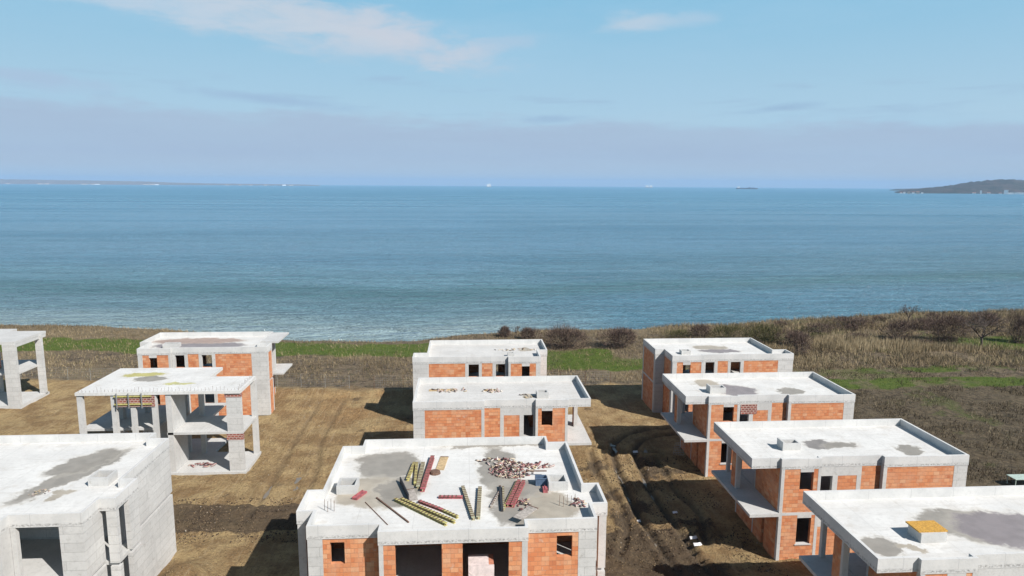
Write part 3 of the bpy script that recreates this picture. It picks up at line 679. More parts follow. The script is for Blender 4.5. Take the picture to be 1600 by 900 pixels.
def ground_mat():
    m, nt, b = newmat('site_earth_and_scrub'); n = N(nt); P = n.pos()
    za = n.new('ShaderNodeAttribute', attribute_name='zone'); zs = n.new('ShaderNodeSeparateColor'); n.link(za.outputs['Color'], zs.inputs[0])
    zb = n.new('ShaderNodeAttribute', attribute_name='zone2'); z2 = n.new('ShaderNodeSeparateColor'); n.link(zb.outputs['Color'], z2.inputs[0])
    mud, gr, veg = zs.outputs[0], zs.outputs[1], zs.outputs[2]; pale = za.outputs['Alpha']
    sand = n.mix(n.mapr(n.noise(P, .35, 6, .65), .42, .58), (.47,.34,.17), (.28,.18,.085))
    sand = n.mix(n.mapr(n.noise(P, 2.6, 5, .7), .5, .72, 0, .5), sand, (.24,.17,.095))
    sand = n.mix(n.mapr(n.noise(P, 1.1, 5, .7), .55, .75, 0, .5), sand, (.42,.32,.18))
    sand = n.mix(n.mapr(n.noise(P, 14., 3, .7), .6, .75, 0, .4), sand, (.48,.40,.28))
    sand = n.mix(n.math('MULTIPLY', z2.outputs[1], .8), sand, n.mix(n.mapr(n.noise(P, 2.2, 5, .7), .4, .6), (.40,.235,.10), (.24,.135,.06)))
    fine = n.noise(P, 4.5, 7, .9); sand = n.mix(n.mapr(fine, .52, .60, 0, .75), sand, (.17,.12,.065)); sand = n.mix(n.mapr(fine, .44, .36, 0, .5), sand, (.52,.42,.28))
    strk = n.noise(n.scale(P, (3.4,.22,1)), 1., 5, .7, .3); strk2 = n.noise(n.scale(P, (.35,2.6,1)), 1., 4, .7, .6)
    sand = n.mix(n.mapr(strk, .54, .7, 0, .5), sand, (.20,.14,.08)); sand = n.mix(n.mapr(strk, .46, .34, 0, .45), sand, (.47,.36,.22))
    clod = n.noise(P, 5.5, 5, .75); sand = n.mix(n.mapr(clod, .56, .68, 0, .7), sand, (.15,.105,.06)); sand = n.mix(n.mapr(clod, .42, .34, 0, .4), sand, (.48,.38,.24))
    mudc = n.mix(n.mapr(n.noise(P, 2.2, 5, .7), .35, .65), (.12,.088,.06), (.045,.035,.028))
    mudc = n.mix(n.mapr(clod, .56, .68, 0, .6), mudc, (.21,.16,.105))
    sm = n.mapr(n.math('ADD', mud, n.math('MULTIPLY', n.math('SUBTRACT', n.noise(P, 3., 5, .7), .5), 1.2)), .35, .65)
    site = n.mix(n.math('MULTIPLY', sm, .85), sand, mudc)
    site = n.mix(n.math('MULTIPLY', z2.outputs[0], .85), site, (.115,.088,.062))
    scr = n.mix(n.mapr(n.noise(P, .8, 6, .7), .4, .62), (.19,.145,.095), (.07,.055,.042))
    scr = n.mix(n.mapr(n.noise(P, 2.4, 5, .75), .5, .62, 0, .7), scr, (.27,.215,.15))
    scr = n.mix(n.math('MULTIPLY', pale, .5), scr, (.25,.195,.12))
    scr = n.mix(n.mapr(n.noise(P, 1.4, 4, .6), .55, .68, 0, .5), scr, (.07,.085,.025))
    scr = n.mix(n.math('MULTIPLY', z2.outputs[2], .65), scr, n.mix(n.mapr(n.noise(P, 1.6, 5, .75), .42, .58), (.035,.028,.02), (.17,.135,.085)))
    gc = n.mix(n.mapr(n.noise(P, 1.2, 5, .7), .35, .65), (.065,.105,.018), (.12,.15,.035))
    scr = n.mix(n.mapr(n.math('ADD', gr, n.math('MULTIPLY', n.math('SUBTRACT', n.noise(P, 2., 4, .7), .5), .6)), .3, .6), scr, gc)
    c = n.mix(veg, site, scr); n.link(c, b.inputs['Base Color']); b.inputs['Roughness'].default_value = .95
    b.inputs['Specular IOR Level'].default_value = .15
    hN = n.math('ADD', n.math('MULTIPLY', fine, .6), n.math('ADD', n.math('ADD', n.noise(P, 2.6, 6, .7), n.math('MULTIPLY', clod, .6)), n.math('MULTIPLY', strk, .5)))
    n.bump(hN, 1., .3, b)
    return m
M['ground'] = ground_mat()
V = np.stack([x_, y_, Z.ravel()], 1)
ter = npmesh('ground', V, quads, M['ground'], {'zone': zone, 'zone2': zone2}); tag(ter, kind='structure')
for p in ter.data.polygons: pass
ter.data.polygons.foreach_set('use_smooth', np.ones(len(ter.data.polygons), bool))
# puddles: thin water lenses lying in the wheel ruts
def puddle_mat():
    m, nt, b = newmat('muddy_puddle_water'); n = N(nt)
    b.inputs['Base Color'].default_value = (.17,.145,.115,1); b.inputs['Roughness'].default_value = .38
    n.bump(n.noise(n.pos(), 6., 3), .08, .02, b); return m
M['puddle'] = puddle_mat()
def hz(x, y): return float(height(np.array([x]), np.array([y]))[0])
zp = lambda x, y: (880+x/3.4625, 640+y/3.4625)
for (px, py), rx, ry, a in [(zp(288,222),.28,1.2,0),(zp(250,190),.5,.5,0),(zp(305,345),.25,2.0,.05),(zp(425,360),.22,1.8,0),(zp(352,460),.22,1.3,0),(zp(490,460),.22,.9,0),(zp(485,705),.16,1.1,.0),(zp(385,222),.35,.6,.3),
        ((419,770),.22,1.6,.05),((466,747),.25,1.3,0),((463,766),.2,.6,.2),(zp(450,235),.2,.8,0)]:
    x, y = un(px, py, 0); pts = []
    for k in range(22):
        t = 2*math.pi*k/22; r = 1+.35*math.sin(3*t+px)+.2*math.sin(5*t+py); pts.append((rx*r*math.cos(t)*.85, ry*r*math.sin(t)))
    zmin = min(hz(x+q[0]*.8, y+q[1]*.8) for q in pts)
    zz = sorted(hz(x+q[0]*.8, y+q[1]*.8) for q in pts)[9]+.0
    o = MB().prism(pts, -.03, 0).build('puddle', M['puddle'], None, (x, y, zz)); o.rotation_euler[2] = a; tag(o, kind='structure')
# ------------------------------------------------------------------ sea (curved with the earth)
def sea_mat():
    m, nt, b = newmat('sea_water'); n = N(nt); P = n.pos(); p = n.sep(P)
    at = n.new('ShaderNodeAttribute', attribute_name='shore'); r = n.new('ShaderNodeValToRGB'); sc_ = n.new('ShaderNodeSeparateColor'); n.link(at.outputs['Color'], sc_.inputs[0]); n.link(sc_.outputs[0], r.inputs[0])
    r.color_ramp.interpolation = 'EASE'; e = r.color_ramp.elements   # metres from shore / 1000
    e[0].position = 0.; e[0].color = (.30,.37,.35,1); e[1].position = 1.; e[1].color = (.10,.26,.38,1)
    for q_, c_ in ((.048,(.25,.33,.325,1)),(.075,(.125,.225,.25,1)),(.108,(.06,.155,.165,1)),(.13,(.11,.235,.28,1)),(.2,(.09,.22,.30,1)),(.55,(.10,.255,.37,1))):
        q = e.new(q_); q.color = c_
    r2 = n.new('ShaderNodeValToRGB'); n.link(sc_.outputs[0], r2.inputs[0]); e = r2.color_ramp.elements; r2.color_ramp.interpolation = 'EASE'
    e[0].color = (.075,.19,.24,1); e[1].color = (.10,.26,.38,1)
    for q_, c_ in ((.085,(.08,.20,.26,1)),(.11,(.055,.155,.165,1)),(.135,(.075,.19,.24,1)),(.3,(.085,.225,.32,1))):
        q = e.new(q_); q.color = c_
    c = n.mix(sc_.outputs[1], r.outputs[0], r2.outputs[0])  # nearer tones kept darker, painting in the weaker reflection of a steeper view
    st = n.noise(n.scale(P, (.0016,.014,0)), 1., 6, .65, .5)
    c = n.mix(n.mapr(st, .44, .62, 0, .6), c, n.mix(1., c, (.62,.74,.82), 'MULTIPLY'))  # wind patches: their weaker sky reflection is put into the colour
    st2 = n.noise(n.scale(P, (.035,.24,0)), 1., 6, .7, .4)
    c = n.mix(n.mapr(st2, .5, .62, 0, .5), c, n.mix(1., c, (.6,.7,.76), 'MULTIPLY'))  # dark wave faces that reflect less sky, painted as fine streaks
    n.link(c, b.inputs['Base Color']); b.inputs['IOR'].default_value = 1.33
    dist = n.math('SQRT', n.math('ADD', n.math('MULTIPLY', p[0], p[0]), n.math('MULTIPLY', p[1], p[1])))
    n.link(n.math('ADD', n.mapr(dist, 150, 2500, .10, .34), n.mapr(st, .4, .65, -.03, .10)), b.inputs['Roughness'])
    wA = n.noise(n.scale(P, (.16,.42,0)), 1., 4, .65, .5); wB = n.noise(n.scale(P, (.045,.16,0)), 1., 5, .7, .5); wC = n.noise(n.scale(P, (.006,.05,0)), 1., 5, .7, .4)
    n0 = n.bump(wC, 1., 9., None); n1 = n.bump(wB, 1., 6., None, n0); n.bump(wA, 1., 1.7, b, n1)
    return m
M['sea'] = sea_mat()
rr = np.concatenate([np.arange(60, 400, 8.), np.geomspace(400, 25500, 120)]); th = np.radians(np.concatenate([np.arange(0, 180.1, 1.), np.arange(186, 360, 12.)]))
Rr, Th = np.meshgrid(rr, th, indexing='ij'); sx, sy = (Rr*np.cos(Th)).ravel(), (Rr*np.sin(Th)).ravel()
sz = SEA - (Rr.ravel()**2)/(2*RE)
nr, na = Rr.shape; ii = np.arange(nr*na).reshape(nr, na); nxt = np.roll(ii, -1, axis=1)
fq = np.stack([ii[:-1], ii[1:], nxt[1:], nxt[:-1]], -1).reshape(-1, 4)
shore = np.clip((sy-edgeY(sx)-12)/1000., 0, 1)
side = ss(-8, 50, sx + (fbm(sx, sy, 60., 3)-.5)*40)
sea = npmesh('sea', np.stack([sx, sy, sz], 1), fq, M['sea'], {'shore': np.stack([shore,side,shore,1+0*shore],1)}); tag(sea, kind='structure')
sea.data.polygons.foreach_set('use_smooth', np.ones(len(sea.data.polygons), bool))
# ------------------------------------------------------------------ vegetation
def veg_mat(name, stops, rough=.9, transl=.0):
    m, nt, b = newmat(name); n = N(nt); at = n.new('ShaderNodeAttribute', attribute_name='rnd'); r = n.new('ShaderNodeValToRGB'); n.link(at.outputs['Fac'], r.inputs[0])
    e = r.color_ramp.elements; e[0].color = (*stops[0][1],1); e[0].position = stops[0][0]; e[1].color = (*stops[-1][1],1); e[1].position = stops[-1][0]
    for p_, c_ in stops[1:-1]:
        q = e.new(p_); q.color = (*c_,1)
    n.link(r.outputs[0], b.inputs['Base Color']); b.inputs['Roughness'].default_value = rough; b.inputs['Specular IOR Level'].default_value = .15
    return m
M['dry'] = veg_mat('dry_weed_blades', [(0,(.085,.062,.038)),(.3,(.15,.115,.065)),(.55,(.24,.185,.11)),(.8,(.34,.27,.165)),(1,(.09,.10,.03))])
M['darkdry'] = veg_mat('dark_weed_blades', [(0,(.035,.028,.02)),(.45,(.075,.058,.038)),(.7,(.13,.105,.065)),(.88,(.30,.245,.165)),(1,(.06,.085,.025))])
M['reed'] = veg_mat('reed_blades', [(0,(.20,.155,.09)),(.5,(.31,.245,.15)),(1,(.42,.34,.22))])
M['grass'] = veg_mat('green_grass_blades', [(0,(.045,.075,.016)),(.5,(.085,.135,.022)),(1,(.17,.18,.06))])
M['twig'] = veg_mat('purple_brown_twigs', [(0,(.055,.036,.032)),(.5,(.11,.075,.062)),(1,(.20,.145,.115))])
M['greentwig'] = veg_mat('dark_green_scrub', [(0,(.035,.04,.018)),(.5,(.08,.085,.03)),(1,(.17,.14,.07))])
M['bark'] = plain('grey_brown_bark', (.13,.10,.08), .9, .3)
def blades(name, x, y, hmin, hmax, w, mat, label, cat='grass', lean=.85, hmod=None):
    n = len(x); z = height(x, y)-.02; a = RNG.uniform(0, 2*np.pi, n); hh = RNG.uniform(hmin, hmax, n)
    if hmod is not None: hh = hh*hmod
    la = RNG.uniform(0, 2*np.pi, n); ll = hh*RNG.uniform(0, lean, n)*1.; ww = w*RNG.uniform(.5, 1.3, n)
    b0 = np.stack([x-np.cos(a)*ww/2, y-np.sin(a)*ww/2, z], 1); b1 = np.stack([x+np.cos(a)*ww/2, y+np.sin(a)*ww/2, z], 1)
    tp = np.stack([x+np.cos(la)*ll, y+np.sin(la)*ll, z+hh], 1)
    V = np.stack([b0, b1, tp], 1).reshape(-1, 3); Fq = np.arange(3*n).reshape(n, 3)
    rn = np.clip(fbm(x, y, 6., 3)*.9-.2+RNG.random(n)*.55, 0, 1); rn = np.repeat(rn, 3)
    o = npmesh(name, V, Fq, mat, {'rnd': np.stack([rn,rn,rn,1+0*rn],1)})
    return tag(o, label, cat, kind='stuff')
def scatter(n, x0, x1, y0, y1, keep):
    x = RNG.uniform(x0, x1, n); y = RNG.uniform(y0, y1, n); k = RNG.random(n) < keep(x, y); return x[k], y[k]
inland = lambda x, y: (y < edgeY(x)+5)*1.
fan = lambda x, y: (np.abs(x-.07*y) < .82*y+8)*1.        # the strip of land the photograph can see, and a margin
x, y = scatter(90000, -95, 34, 79, 122, lambda x, y: inland(x,y)*fan(x,y)*ss(.5,1.5,y-fenceY(x))*(1-.85*greenmask(x,y))*ss(.25,.6,fbm(x,y,3.,4)))
blades('dry_weeds', x, y, .15, .55, .07, M['dry'], 'dry brown weeds covering the field between fence and sea')
x, y = scatter(90000, -95, 34, 86, 116, lambda x, y: fan(x,y)*greenmask(x,y))
blades('green_grass', x, y, .08, .22, .06, M['grass'], 'fresh green grass strip in the field before the sea')
x, y = scatter(130000, 34.5, 130, 40, 92, lambda x, y: fan(x,y)*(1-.8*greenmask(x,y))*ss(.42,.58,fbm(x,y,2.2,4))*ss(35,37,x))
blades('dark_weeds', x, y, .12, .5, .06, M['darkdry'], 'dark withered weeds on the slope right of the villas')
x, y = scatter(120000, 20, 140, 86, 134, lambda x, y: inland(x,y)*fan(x,y)*(1-.6*greenmask(x,y))*ss(.2,.55,fbm(x,y,3.,4))*ss(30,40,x))
blades('dry_scrub', x, y, .25, .9, .08, M['dry'], 'brownish dry scrub on the headland slope at the right', hmod=.5+fbm(x,y,4.,3))
x, y = scatter(30000, 34, 130, 76, 130, lambda x, y: fan(x,y)*greenmask(x,y))
blades('green_grass', x, y, .08, .22, .06, M['grass'], 'green grass strip crossing the slope right of the villas')
rc = [un(1325,536), un(1370,542), un(1420,548), un(1290,540)]
def reedk(x, y):
    k = np.zeros_like(x)
    for cx, cy, rx, ry in [(60.,100.,6,5),(66,97.5,8,3.5),(55.5,101,4,5),(76,96,4,2)]: k = np.maximum(k, 1-ss(.6,1.1,np.hypot((x-cx)/rx,(y-cy)/ry)))
    return k*ss(.25,.5,fbm(x,y,2.,3))
x, y = scatter(60000, 48, 95, 90, 108, reedk)
blades('reeds', x, y, .5, 1.35, .06, M['reed'], 'tall straw-coloured reeds on the slope among bare bushes', 'reeds', .15)
def twigs(mb_pts, n, rx, ry, rz, L, w, flat=.0, lumps=3):
    """thin twig blades through a lumpy half-ellipsoid crown"""
    cs = [(random.uniform(-.42,.42)*rx*(1 if lumps > 3 else .25), random.uniform(-.35,.35)*ry*(1 if lumps > 3 else .25), random.uniform(.35,.6)*rz, random.uniform(.5,.66)) for _ in range(lumps)]
    out = []
    for i in range(n):
        cx, cy, cz, k = random.choice(cs)
        d = Vector((random.gauss(0,1), random.gauss(0,1), random.gauss(.3,1))).normalized(); r = random.uniform(.35,1.05)**.6
        p = Vector((cx+d.x*rx*k*r, cy+d.y*ry*k*r, cz+d.z*rz*k*r*.95))
        if p.z < .02: continue
        g = (d + Vector((random.gauss(0,.5), random.gauss(0,.5), .7+random.gauss(0,.3)))).normalized()*L*random.uniform(.5,1.3)
        s_ = g.cross(Vector((random.gauss(0,1),random.gauss(0,1),random.gauss(0,1)))).normalized()*w*.5
        out.append((p-s_, p+s_, p+g))
    return out
def bush(cx, cy, rx, ry, rz, label, mat='twig', n=1500, name='bare_bush', cat='bush', group=None):
    z = hz(cx, cy)-.1
    e = empty(name, (cx, cy, z), label, cat, group)
    tw = twigs(None, n, rx, ry, rz, min(.7, rz*.32), .045, lumps=5 if n > 800 else 3)
    V = np.array([tuple(v) for t in tw for v in t]); Fq = np.arange(len(V)).reshape(-1, 3)
    rn = np.repeat(RNG.random(len(tw)), 3)
    npmesh('twigs', V, Fq, M[mat], {'rnd': np.stack([rn,rn,rn,1+0*rn],1)}, e)
    st = MB()
    for i in range(16):
        a = random.uniform(0, 6.28); r0 = random.uniform(0,.5); r1 = random.uniform(.3,.85)
        st.taper((math.cos(a)*rx*r0*.7, math.sin(a)*ry*r0*.7, 0), (math.cos(a)*rx*r1, math.sin(a)*ry*r1, rz*random.uniform(.5,.9)), .05, .015, 4)
    st.build('stems', M['bark'], e); return e
gb = 'leafless bushes along the shore'
def B(px, py, wpx, hpx, label, mat='twig', n=1600, ry=None, zr=0., name='bare_bush', group=gb):
    x, y = un(px, py, zr); d = math.hypot(x, y); s_ = math.hypot(d, CAMH)/F; rx = wpx/2*s_; rz = hpx*s_*.97
    return bush(x, y+ (ry or rx*.5)*.3, rx, ry or max(rx*.6, .8), rz, label, mat, n, name, 'bush', group)
B(785,527,24,15,'small round bare bush, leftmost of the dark shore bushes')
B(830,530,36,17,'low domed bare bush left of the largest shore bush')
B(886,546,84,36,'largest purple-brown bare bush behind the middle villas', n=4200, ry=2.2)
B(968,545,76,28,'wide purple-brown bare bush left of the rearmost right villa', n=3400, ry=2.)
B(1098,529,48,19,'low bare bush peeking above the rearmost right roof', n=1800)
B(1140,526,60,20,'olive green scrub mound on the cliff edge','greentwig',1800,zr=.5,name='scrub_bush')
B(1060,527,50,12,'flat olive scrub on the cliff edge behind the rearmost right roof','greentwig',1500,zr=.3,name='scrub_bush')
B(1198,531,70,24,'dark green scrub right of the rearmost right roof','greentwig',2400,zr=.5,name='scrub_bush')
B(1243,536,50,20,'brown thorny scrub between dark green scrub and straw-coloured reeds','twig',1600,zr=.5)
B(1252,551,34,30,'thin upright bare bush behind the rearmost right roof','twig',900,zr=.5)
B(1408,533,54,26,'purple-brown bush left of the widest bush on the slope', n=2200, zr=.1)
B(1476,536,84,34,'widest purple-brown bush on the right slope', n=4200, ry=2.2, zr=.1)
B(1440,515,60,16,'low brown bush on the slope crest behind the widest bush', n=1500, zr=.3)
B(1592,536,40,38,'tall dark bush at the right picture border', n=2600, zr=.1)
B(1555,508,70,16,'flat bush row on the slope crest at the right', n=1800, zr=.3)
B(1330,512,90,14,'long low brown bush on the slope crest', n=1800, zr=.3)
B(1290,522,60,14,'low brown bush above the straw-coloured reeds', n=1400, zr=.1)
B(1650,560,90,40,'rounded bush just beyond the right picture border', n=1200, zr=.1)
def tree(px, py, hpx, wpx, label, zr=0., depth=5):
    x, y = un(px, py, zr); s_ = math.hypot(math.hypot(x, y), CAMH)/F; H_ = hpx*s_; z = hz(x, y)-.1
    e = empty('bare_tree', (x,y,z), label, 'tree', 'bare trees near the shore')
    tr = MB(); cr = MB(); th_ = H_*.26
    top = Vector((random.uniform(-.1,.1)*H_*.3, 0, th_)); tr.taper((0,0,0), top, H_*.03, H_*.022, 7)
    spread = wpx*s_/2/H_
    def grow(p, d, L, r, k):
        q = p + d*L; cr.taper(p, q, r, r*.62, 4 if k < 3 else 3)
        if k == 0: return
        for i in range(3 if k > 1 else 4):
            nd = (d + Vector((random.gauss(0,.55)*(.6+spread), random.gauss(0,.55)*(.6+spread), random.gauss(.08,.28)))).normalized()
            grow(q if i else p + d*L*.6, nd, L*random.uniform(.6,.85), r*.6, k-1)
    for i in range(5):
        a = i*1.26+random.random(); d = Vector((math.cos(a)*spread*1.1, math.sin(a)*spread*1.1, .75)).normalized()
        grow(top, d, H_*.24, H_*.017, depth-1)
    tr.build('trunk', M['bark'], e); cr.build('crown', M['twigs_plain'], e); return e
M['twigs_plain'] = plain('bare_branches', (.12,.09,.075), .9, .3)
tree(806,526,22,14,'tiny bare sapling between two round shore bushes',0.,4)
tree(1419,505,32,26,'small bare tree standing alone on the slope crest',.3,4)
tree(1534,543,54,74,'largest bare tree on the right slope, wide dark crown',.1,5)
for i in range(34):
    x = random.uniform(44, 108); y = random.uniform(99, 119)
    if y > edgeY(np.array([x]))[0]-1 or x > .78*y+6 or math.hypot((x-62)/9, (y-99)/4) < 1: continue
    bush(x, y, random.uniform(1.6,3.4), random.uniform(1.,1.6), random.uniform(.6,1.2), 'low brown thicket among the dry scrub on the right slope', random.choice(['twig','twig','greentwig']), 760, 'low_thicket', 'bush', 'low thickets in the scrub')
# clods and stones on the building site
def clods(name, n_, x0, x1, y0, y1, rmin, rmax, mat, label, keep):
    x, y = scatter(n_, x0, x1, y0, y1, keep); k = len(x); z = height(x, y)
    base = np.array([(1,0,0),(-.5,.87,0),(-.5,-.87,0),(.1,.1,.9),(.1,-.1,-.8)]); F5 = np.array([(0,1,3),(1,2,3),(2,0,3),(1,0,4),(2,1,4),(0,2,4)])
    r = RNG.uniform(0,1,k)**3*(rmax-rmin)+rmin; a = RNG.uniform(0,2*np.pi,k); sq = RNG.uniform(.5,1.,(k,5,1))
    B_ = base[None]*sq*r[:,None,None]; cx = B_[:,:,0]*np.cos(a)[:,None]-B_[:,:,1]*np.sin(a)[:,None]; cy = B_[:,:,0]*np.sin(a)[:,None]+B_[:,:,1]*np.cos(a)[:,None]
    V = np.stack([cx+x[:,None], cy+y[:,None], B_[:,:,2]+z[:,None]+.3*r[:,None]], -1).reshape(-1,3)
    Fq = (F5[None]+5*np.arange(k)[:,None,None]).reshape(-1,3); rn = np.repeat(RNG.random(k),5)
    tag(npmesh(name, V, Fq, mat, {'rnd': np.stack([rn,rn,rn,1+0*rn],1)}), label, 'soil', kind='stuff')
M['clod'] = veg_mat('earth_clods', [(0,(.12,.085,.05)),(.5,(.25,.18,.10)),(.96,(.38,.285,.165)),(1,(.46,.42,.35))])
M['mudclod'] = veg_mat('mud_clods', [(0,(.045,.034,.026)),(.5,(.10,.073,.048)),(.97,(.20,.145,.09)),(1,(.36,.32,.27))])
clods('soil_clods', 30000, -28, 21, 36, 80, .02, .085, M['clod'], 'brown clods and pebbles strewn over the bare earth between the villas', lambda x, y: ss(.38,.62,fbm(x+7,y,3.5,4))*.9+.12)
clods('soil_clods', 9000, 8, 20, 36, 58, .03, .11, M['mudclod'], 'coarse muddy clods along the wheel ruts beside the right villas', lambda x, y: ss(.35,.6,fbm(x+3,y,1.8,3)))
clods('soil_clods', 7000, -26, -7, 45, 52, .03, .12, M['mudclod'], 'dark churned clods in the muddy strip left of the nearest villa', lambda x, y: ss(.3,.6,fbm(x+3,y,1.8,3)))
# ------------------------------------------------------------------ fence
def fence(pts, label, mat):
    e = empty('wire_fence', (0,0,0), label, 'fence'); L = 0
    wr = MB()
    for (ax_, ay_), (bx_, by_) in zip(pts[:-1], pts[1:]):
        d = math.hypot(bx_-ax_, by_-ay_); n = max(1, round(d/3.)); prev = None
        for i in range(n+1):
            x = ax_+(bx_-ax_)*i/n; y = ay_+(by_-ay_)*i/n; z = float(land(np.array([x]),np.array([y]))[0])
            if not (i == 0 and (ax_,ay_) != pts[0]):
                MB().taper((x,y,z-.3),(x,y,z+1.6),.028,.028,6).build('post', M[mat], e)
            if prev:
                for k in range(8): wr.bar((prev[0],prev[1],prev[2]+.1+k*.22),(x,y,z+.1+k*.22),.008,.008)
                m = 14
                for k in range(1, m):
                    t = k/m; xx, yy, zz = prev[0]+(x-prev[0])*t, prev[1]+(y-prev[1])*t, prev[2]+(z-prev[2])*t
                    wr.bar((xx,yy,zz+.1),(xx,yy,zz+1.64),.006,.006)
            prev = (x,y,z)
    wr.build('wire_mesh', M['steel'], e)
fence([(-80,90.2),(-49.5,86.2),(-14.,81.0)], 'wire fence with grey posts along the field left of the middle villas', 'steel')
fence([(-11.,80.8),(-4,80.6),(18,81.2)], 'wire fence with dark posts running behind the middle villas', 'rust')
# ------------------------------------------------------------------ scraps on the ground
for (px, py), s_, lb in [(zp(705,703),.28,'pale blue sheet scrap on the mud between middle and right villas'),(zp(727,745),.3,'white sheet scrap lying just below the pale blue one'),
        (zp(405,600),.22,'small white scrap on the edge of a villa shadow'),(zp(605,565),.2,'white scrap inside the dark villa shadow'),(zp(395,222),.35,'crumpled pale sheet beside the puddles in the shadow')]:
    x, y = un(px, py, 0); z = hz(x, y)+.03; o = MB()
    o.V = [(-s_,-s_*.6,0),(s_*.2,-s_*.8,.05),(s_,-s_*.2,0),(s_*.8,s_*.5,.09),(0,s_*.7,.02),(-s_*.9,s_*.4,.07),(0,0,.12)]
    o.V += [(a,b,c-.012) for a,b,c in o.V]
    o.Fc = [(i,(i+1)%6,6) for i in range(6)]+[(7+(i+1)%6,7+i,13) for i in range(6)]+[((i+1)%6,i,7+i,7+(i+1)%6) for i in range(6)]
    tag(o.build('plastic_scrap', M['white'], None, (x,y,z)), lb, 'scrap')
x, y = un(1592,750,.5); o = MB().box(-1.3,1.3,-.5,.5,0,.05).box(-1.25,-1.2,-.45,-.4,-.7,0).box(1.2,1.25,-.45,-.4,-.7,0).box(-1.25,-1.2,.4,.45,-.7,0).box(1.2,1.25,.4,.45,-.7,0).build('site_table', M['palegreen'], None, (x+.6,y,hz(x,y)+.75))
tag(o, 'pale green flat table on the dark slope at the right border', 'table')
x, y = un(1060,711,0); e = MB()
for i in range(7): e.bar((-.5+i*.16,0,0),(-.2+i*.16,.45,1.0),.018,.018)
for i in range(6): e.bar((-.5+i*.06,i*.09,i*.2),(.5+i*.06,i*.09,i*.2),.018,.018)
tag(e.build('rebar_mesh', M['steel'], None, (x,y,hz(x,y))), 'grey steel mesh piece standing in the shadow beside a ground floor wall', 'steel mesh')
# ------------------------------------------------------------------ far shore
def far_mat(name, c1, c2):
    m, nt, b = newmat(name); n = N(nt); P = n.pos()
    n.link(n.mix(n.mapr(n.noise(P, .012, 6, .7), .4, .6), c1, c2), b.inputs['Base Color']); b.inputs['Roughness'].default_value = .95
    b.inputs['Specular IOR Level'].default_value = .1
    n.bump(n.noise(P, .03, 5, .7), 1., 8., b); return m
M['hill'] = far_mat('wooded_hill', (.022,.03,.02), (.085,.07,.06)); M['coast'] = far_mat('distant_low_land', (.14,.12,.09), (.22,.17,.13))
def hill(name, prof, ywl, mat, depth, power=1.):
    """prof: list of (px, ridge py); ywl: pixel row of the waterline; built at its real distance and size"""
    cols = []; pxs = np.arange(prof[0][0], prof[-1][0]+.1, 2.5 if prof[-1][0]-prof[0][0] < 400 else 4.)
    rid = np.interp(pxs, [p[0] for p in prof], [p[1] for p in prof])
    V = []; nn = 14
    for i, (px, ry_) in enumerate(zip(pxs, rid)):
        x, y, z = unsea(px, ywl(px)); d = math.hypot(x, y); v_r = ray(px, min(ry_, ywl(px)-.05)); dm = d+depth*.5; Hh = max(0, CAMH+v_r[2]/math.hypot(v_r[0],v_r[1])*dm - (z-2))
        Hh *= 1 + .03*(fbm(np.array([px*1.]),np.array([3.]),9.,3)[0]-.5)*2
        ux, uy_ = x/d, y/d
        for j in range(nn):
            t = j/(nn-1); prf = math.sin(math.pi*min(1,t*1.0))**.8
            rough = 1+.10*(fbm(np.array([px*2.+j*7]), np.array([j*5.]), 6., 3)[0]-.5)*2*(1 if 0 < j < nn-1 else 0)
            V.append((x+ux*depth*t, y+uy_*depth*t, z-2+Hh*prf*rough))
    m, k = len(pxs), nn; ii = np.arange(m*k).reshape(m, k)
    fq = np.stack([ii[:-1,:-1], ii[1:,:-1], ii[1:,1:], ii[:-1,1:]], -1).reshape(-1, 4)
    o = npmesh(name, np.array(V), fq, M[mat]); o.data.polygons.foreach_set('use_smooth', np.ones(len(fq), bool))
    return tag(o, kind='structure')
hz_row = lambda px: 286.6 + (px-46)*8.4/1500
hill('hill', [(1392,303),(1402,299),(1418,296),(1440,294),(1470,291.5),(1490,288.5),(1520,284),(1545,281),(1580,280.5),(1600,284),(1640,288),(1700,286),(1760,292),(1800,303)], lambda px: 302.0+(px-1400)*.006, 'hill', 1500)
hill('hill', [(1385,298),(1400,295.3),(1450,294),(1510,292),(1560,283),(1600,281),(1660,284),(1720,292),(1800,298)], lambda px: 298.+(px-1400)*.006, 'hill', 1800)
hill('distant_coast', [(-60,280),(0,279.8),(40,280.5),(100,281.4),(170,282.6),(230,283.6),(270,285.2),(330,286.6),(420,287.6),(470,288.3),(500,289.2)], lambda px: hz_row(px)+1.15, 'coast', 2500)
def farb(px, ywl, w, hh, label, grp, roof=True, col='white', lift=0.):
    x, y, z = unsea(px, ywl); d = math.hypot(x, y); s_ = d/F
    a = math.atan2(y, x)-math.pi/2; W, H_ = w*s_, hh*s_
    e = empty('far_building', (x, y, z+lift*s_), label, 'building', grp, a)
    MB().box(-W/2,W/2,0,min(W,18),-3,H_).build('wall', M[col], e)
    if roof:
        m = MB(); D = min(W,18); m.V = [(-W/2-.5,-.5,H_+.02),(W/2+.5,-.5,H_+.02),(W/2+.5,D+.5,H_+.02),(-W/2-.5,D+.5,H_+.02),(-W/2,D/2,H_+3.),(W/2,D/2,H_+3.)]
        m.Fc = [(0,1,5,4),(2,3,4,5),(1,2,5),(3,0,4),(3,2,1,0)]; m.build('roof', M['farroof'], e)
M['farroof'] = plain('weathered_tile_roof', (.30,.16,.11), .9, .2); M['farwhite'] = plain('pale_render_wall', (.82,.81,.79), .8, .15, .05)
M['fartan'] = plain('tan_render_wall', (.45,.36,.28), .8, .15, .05)
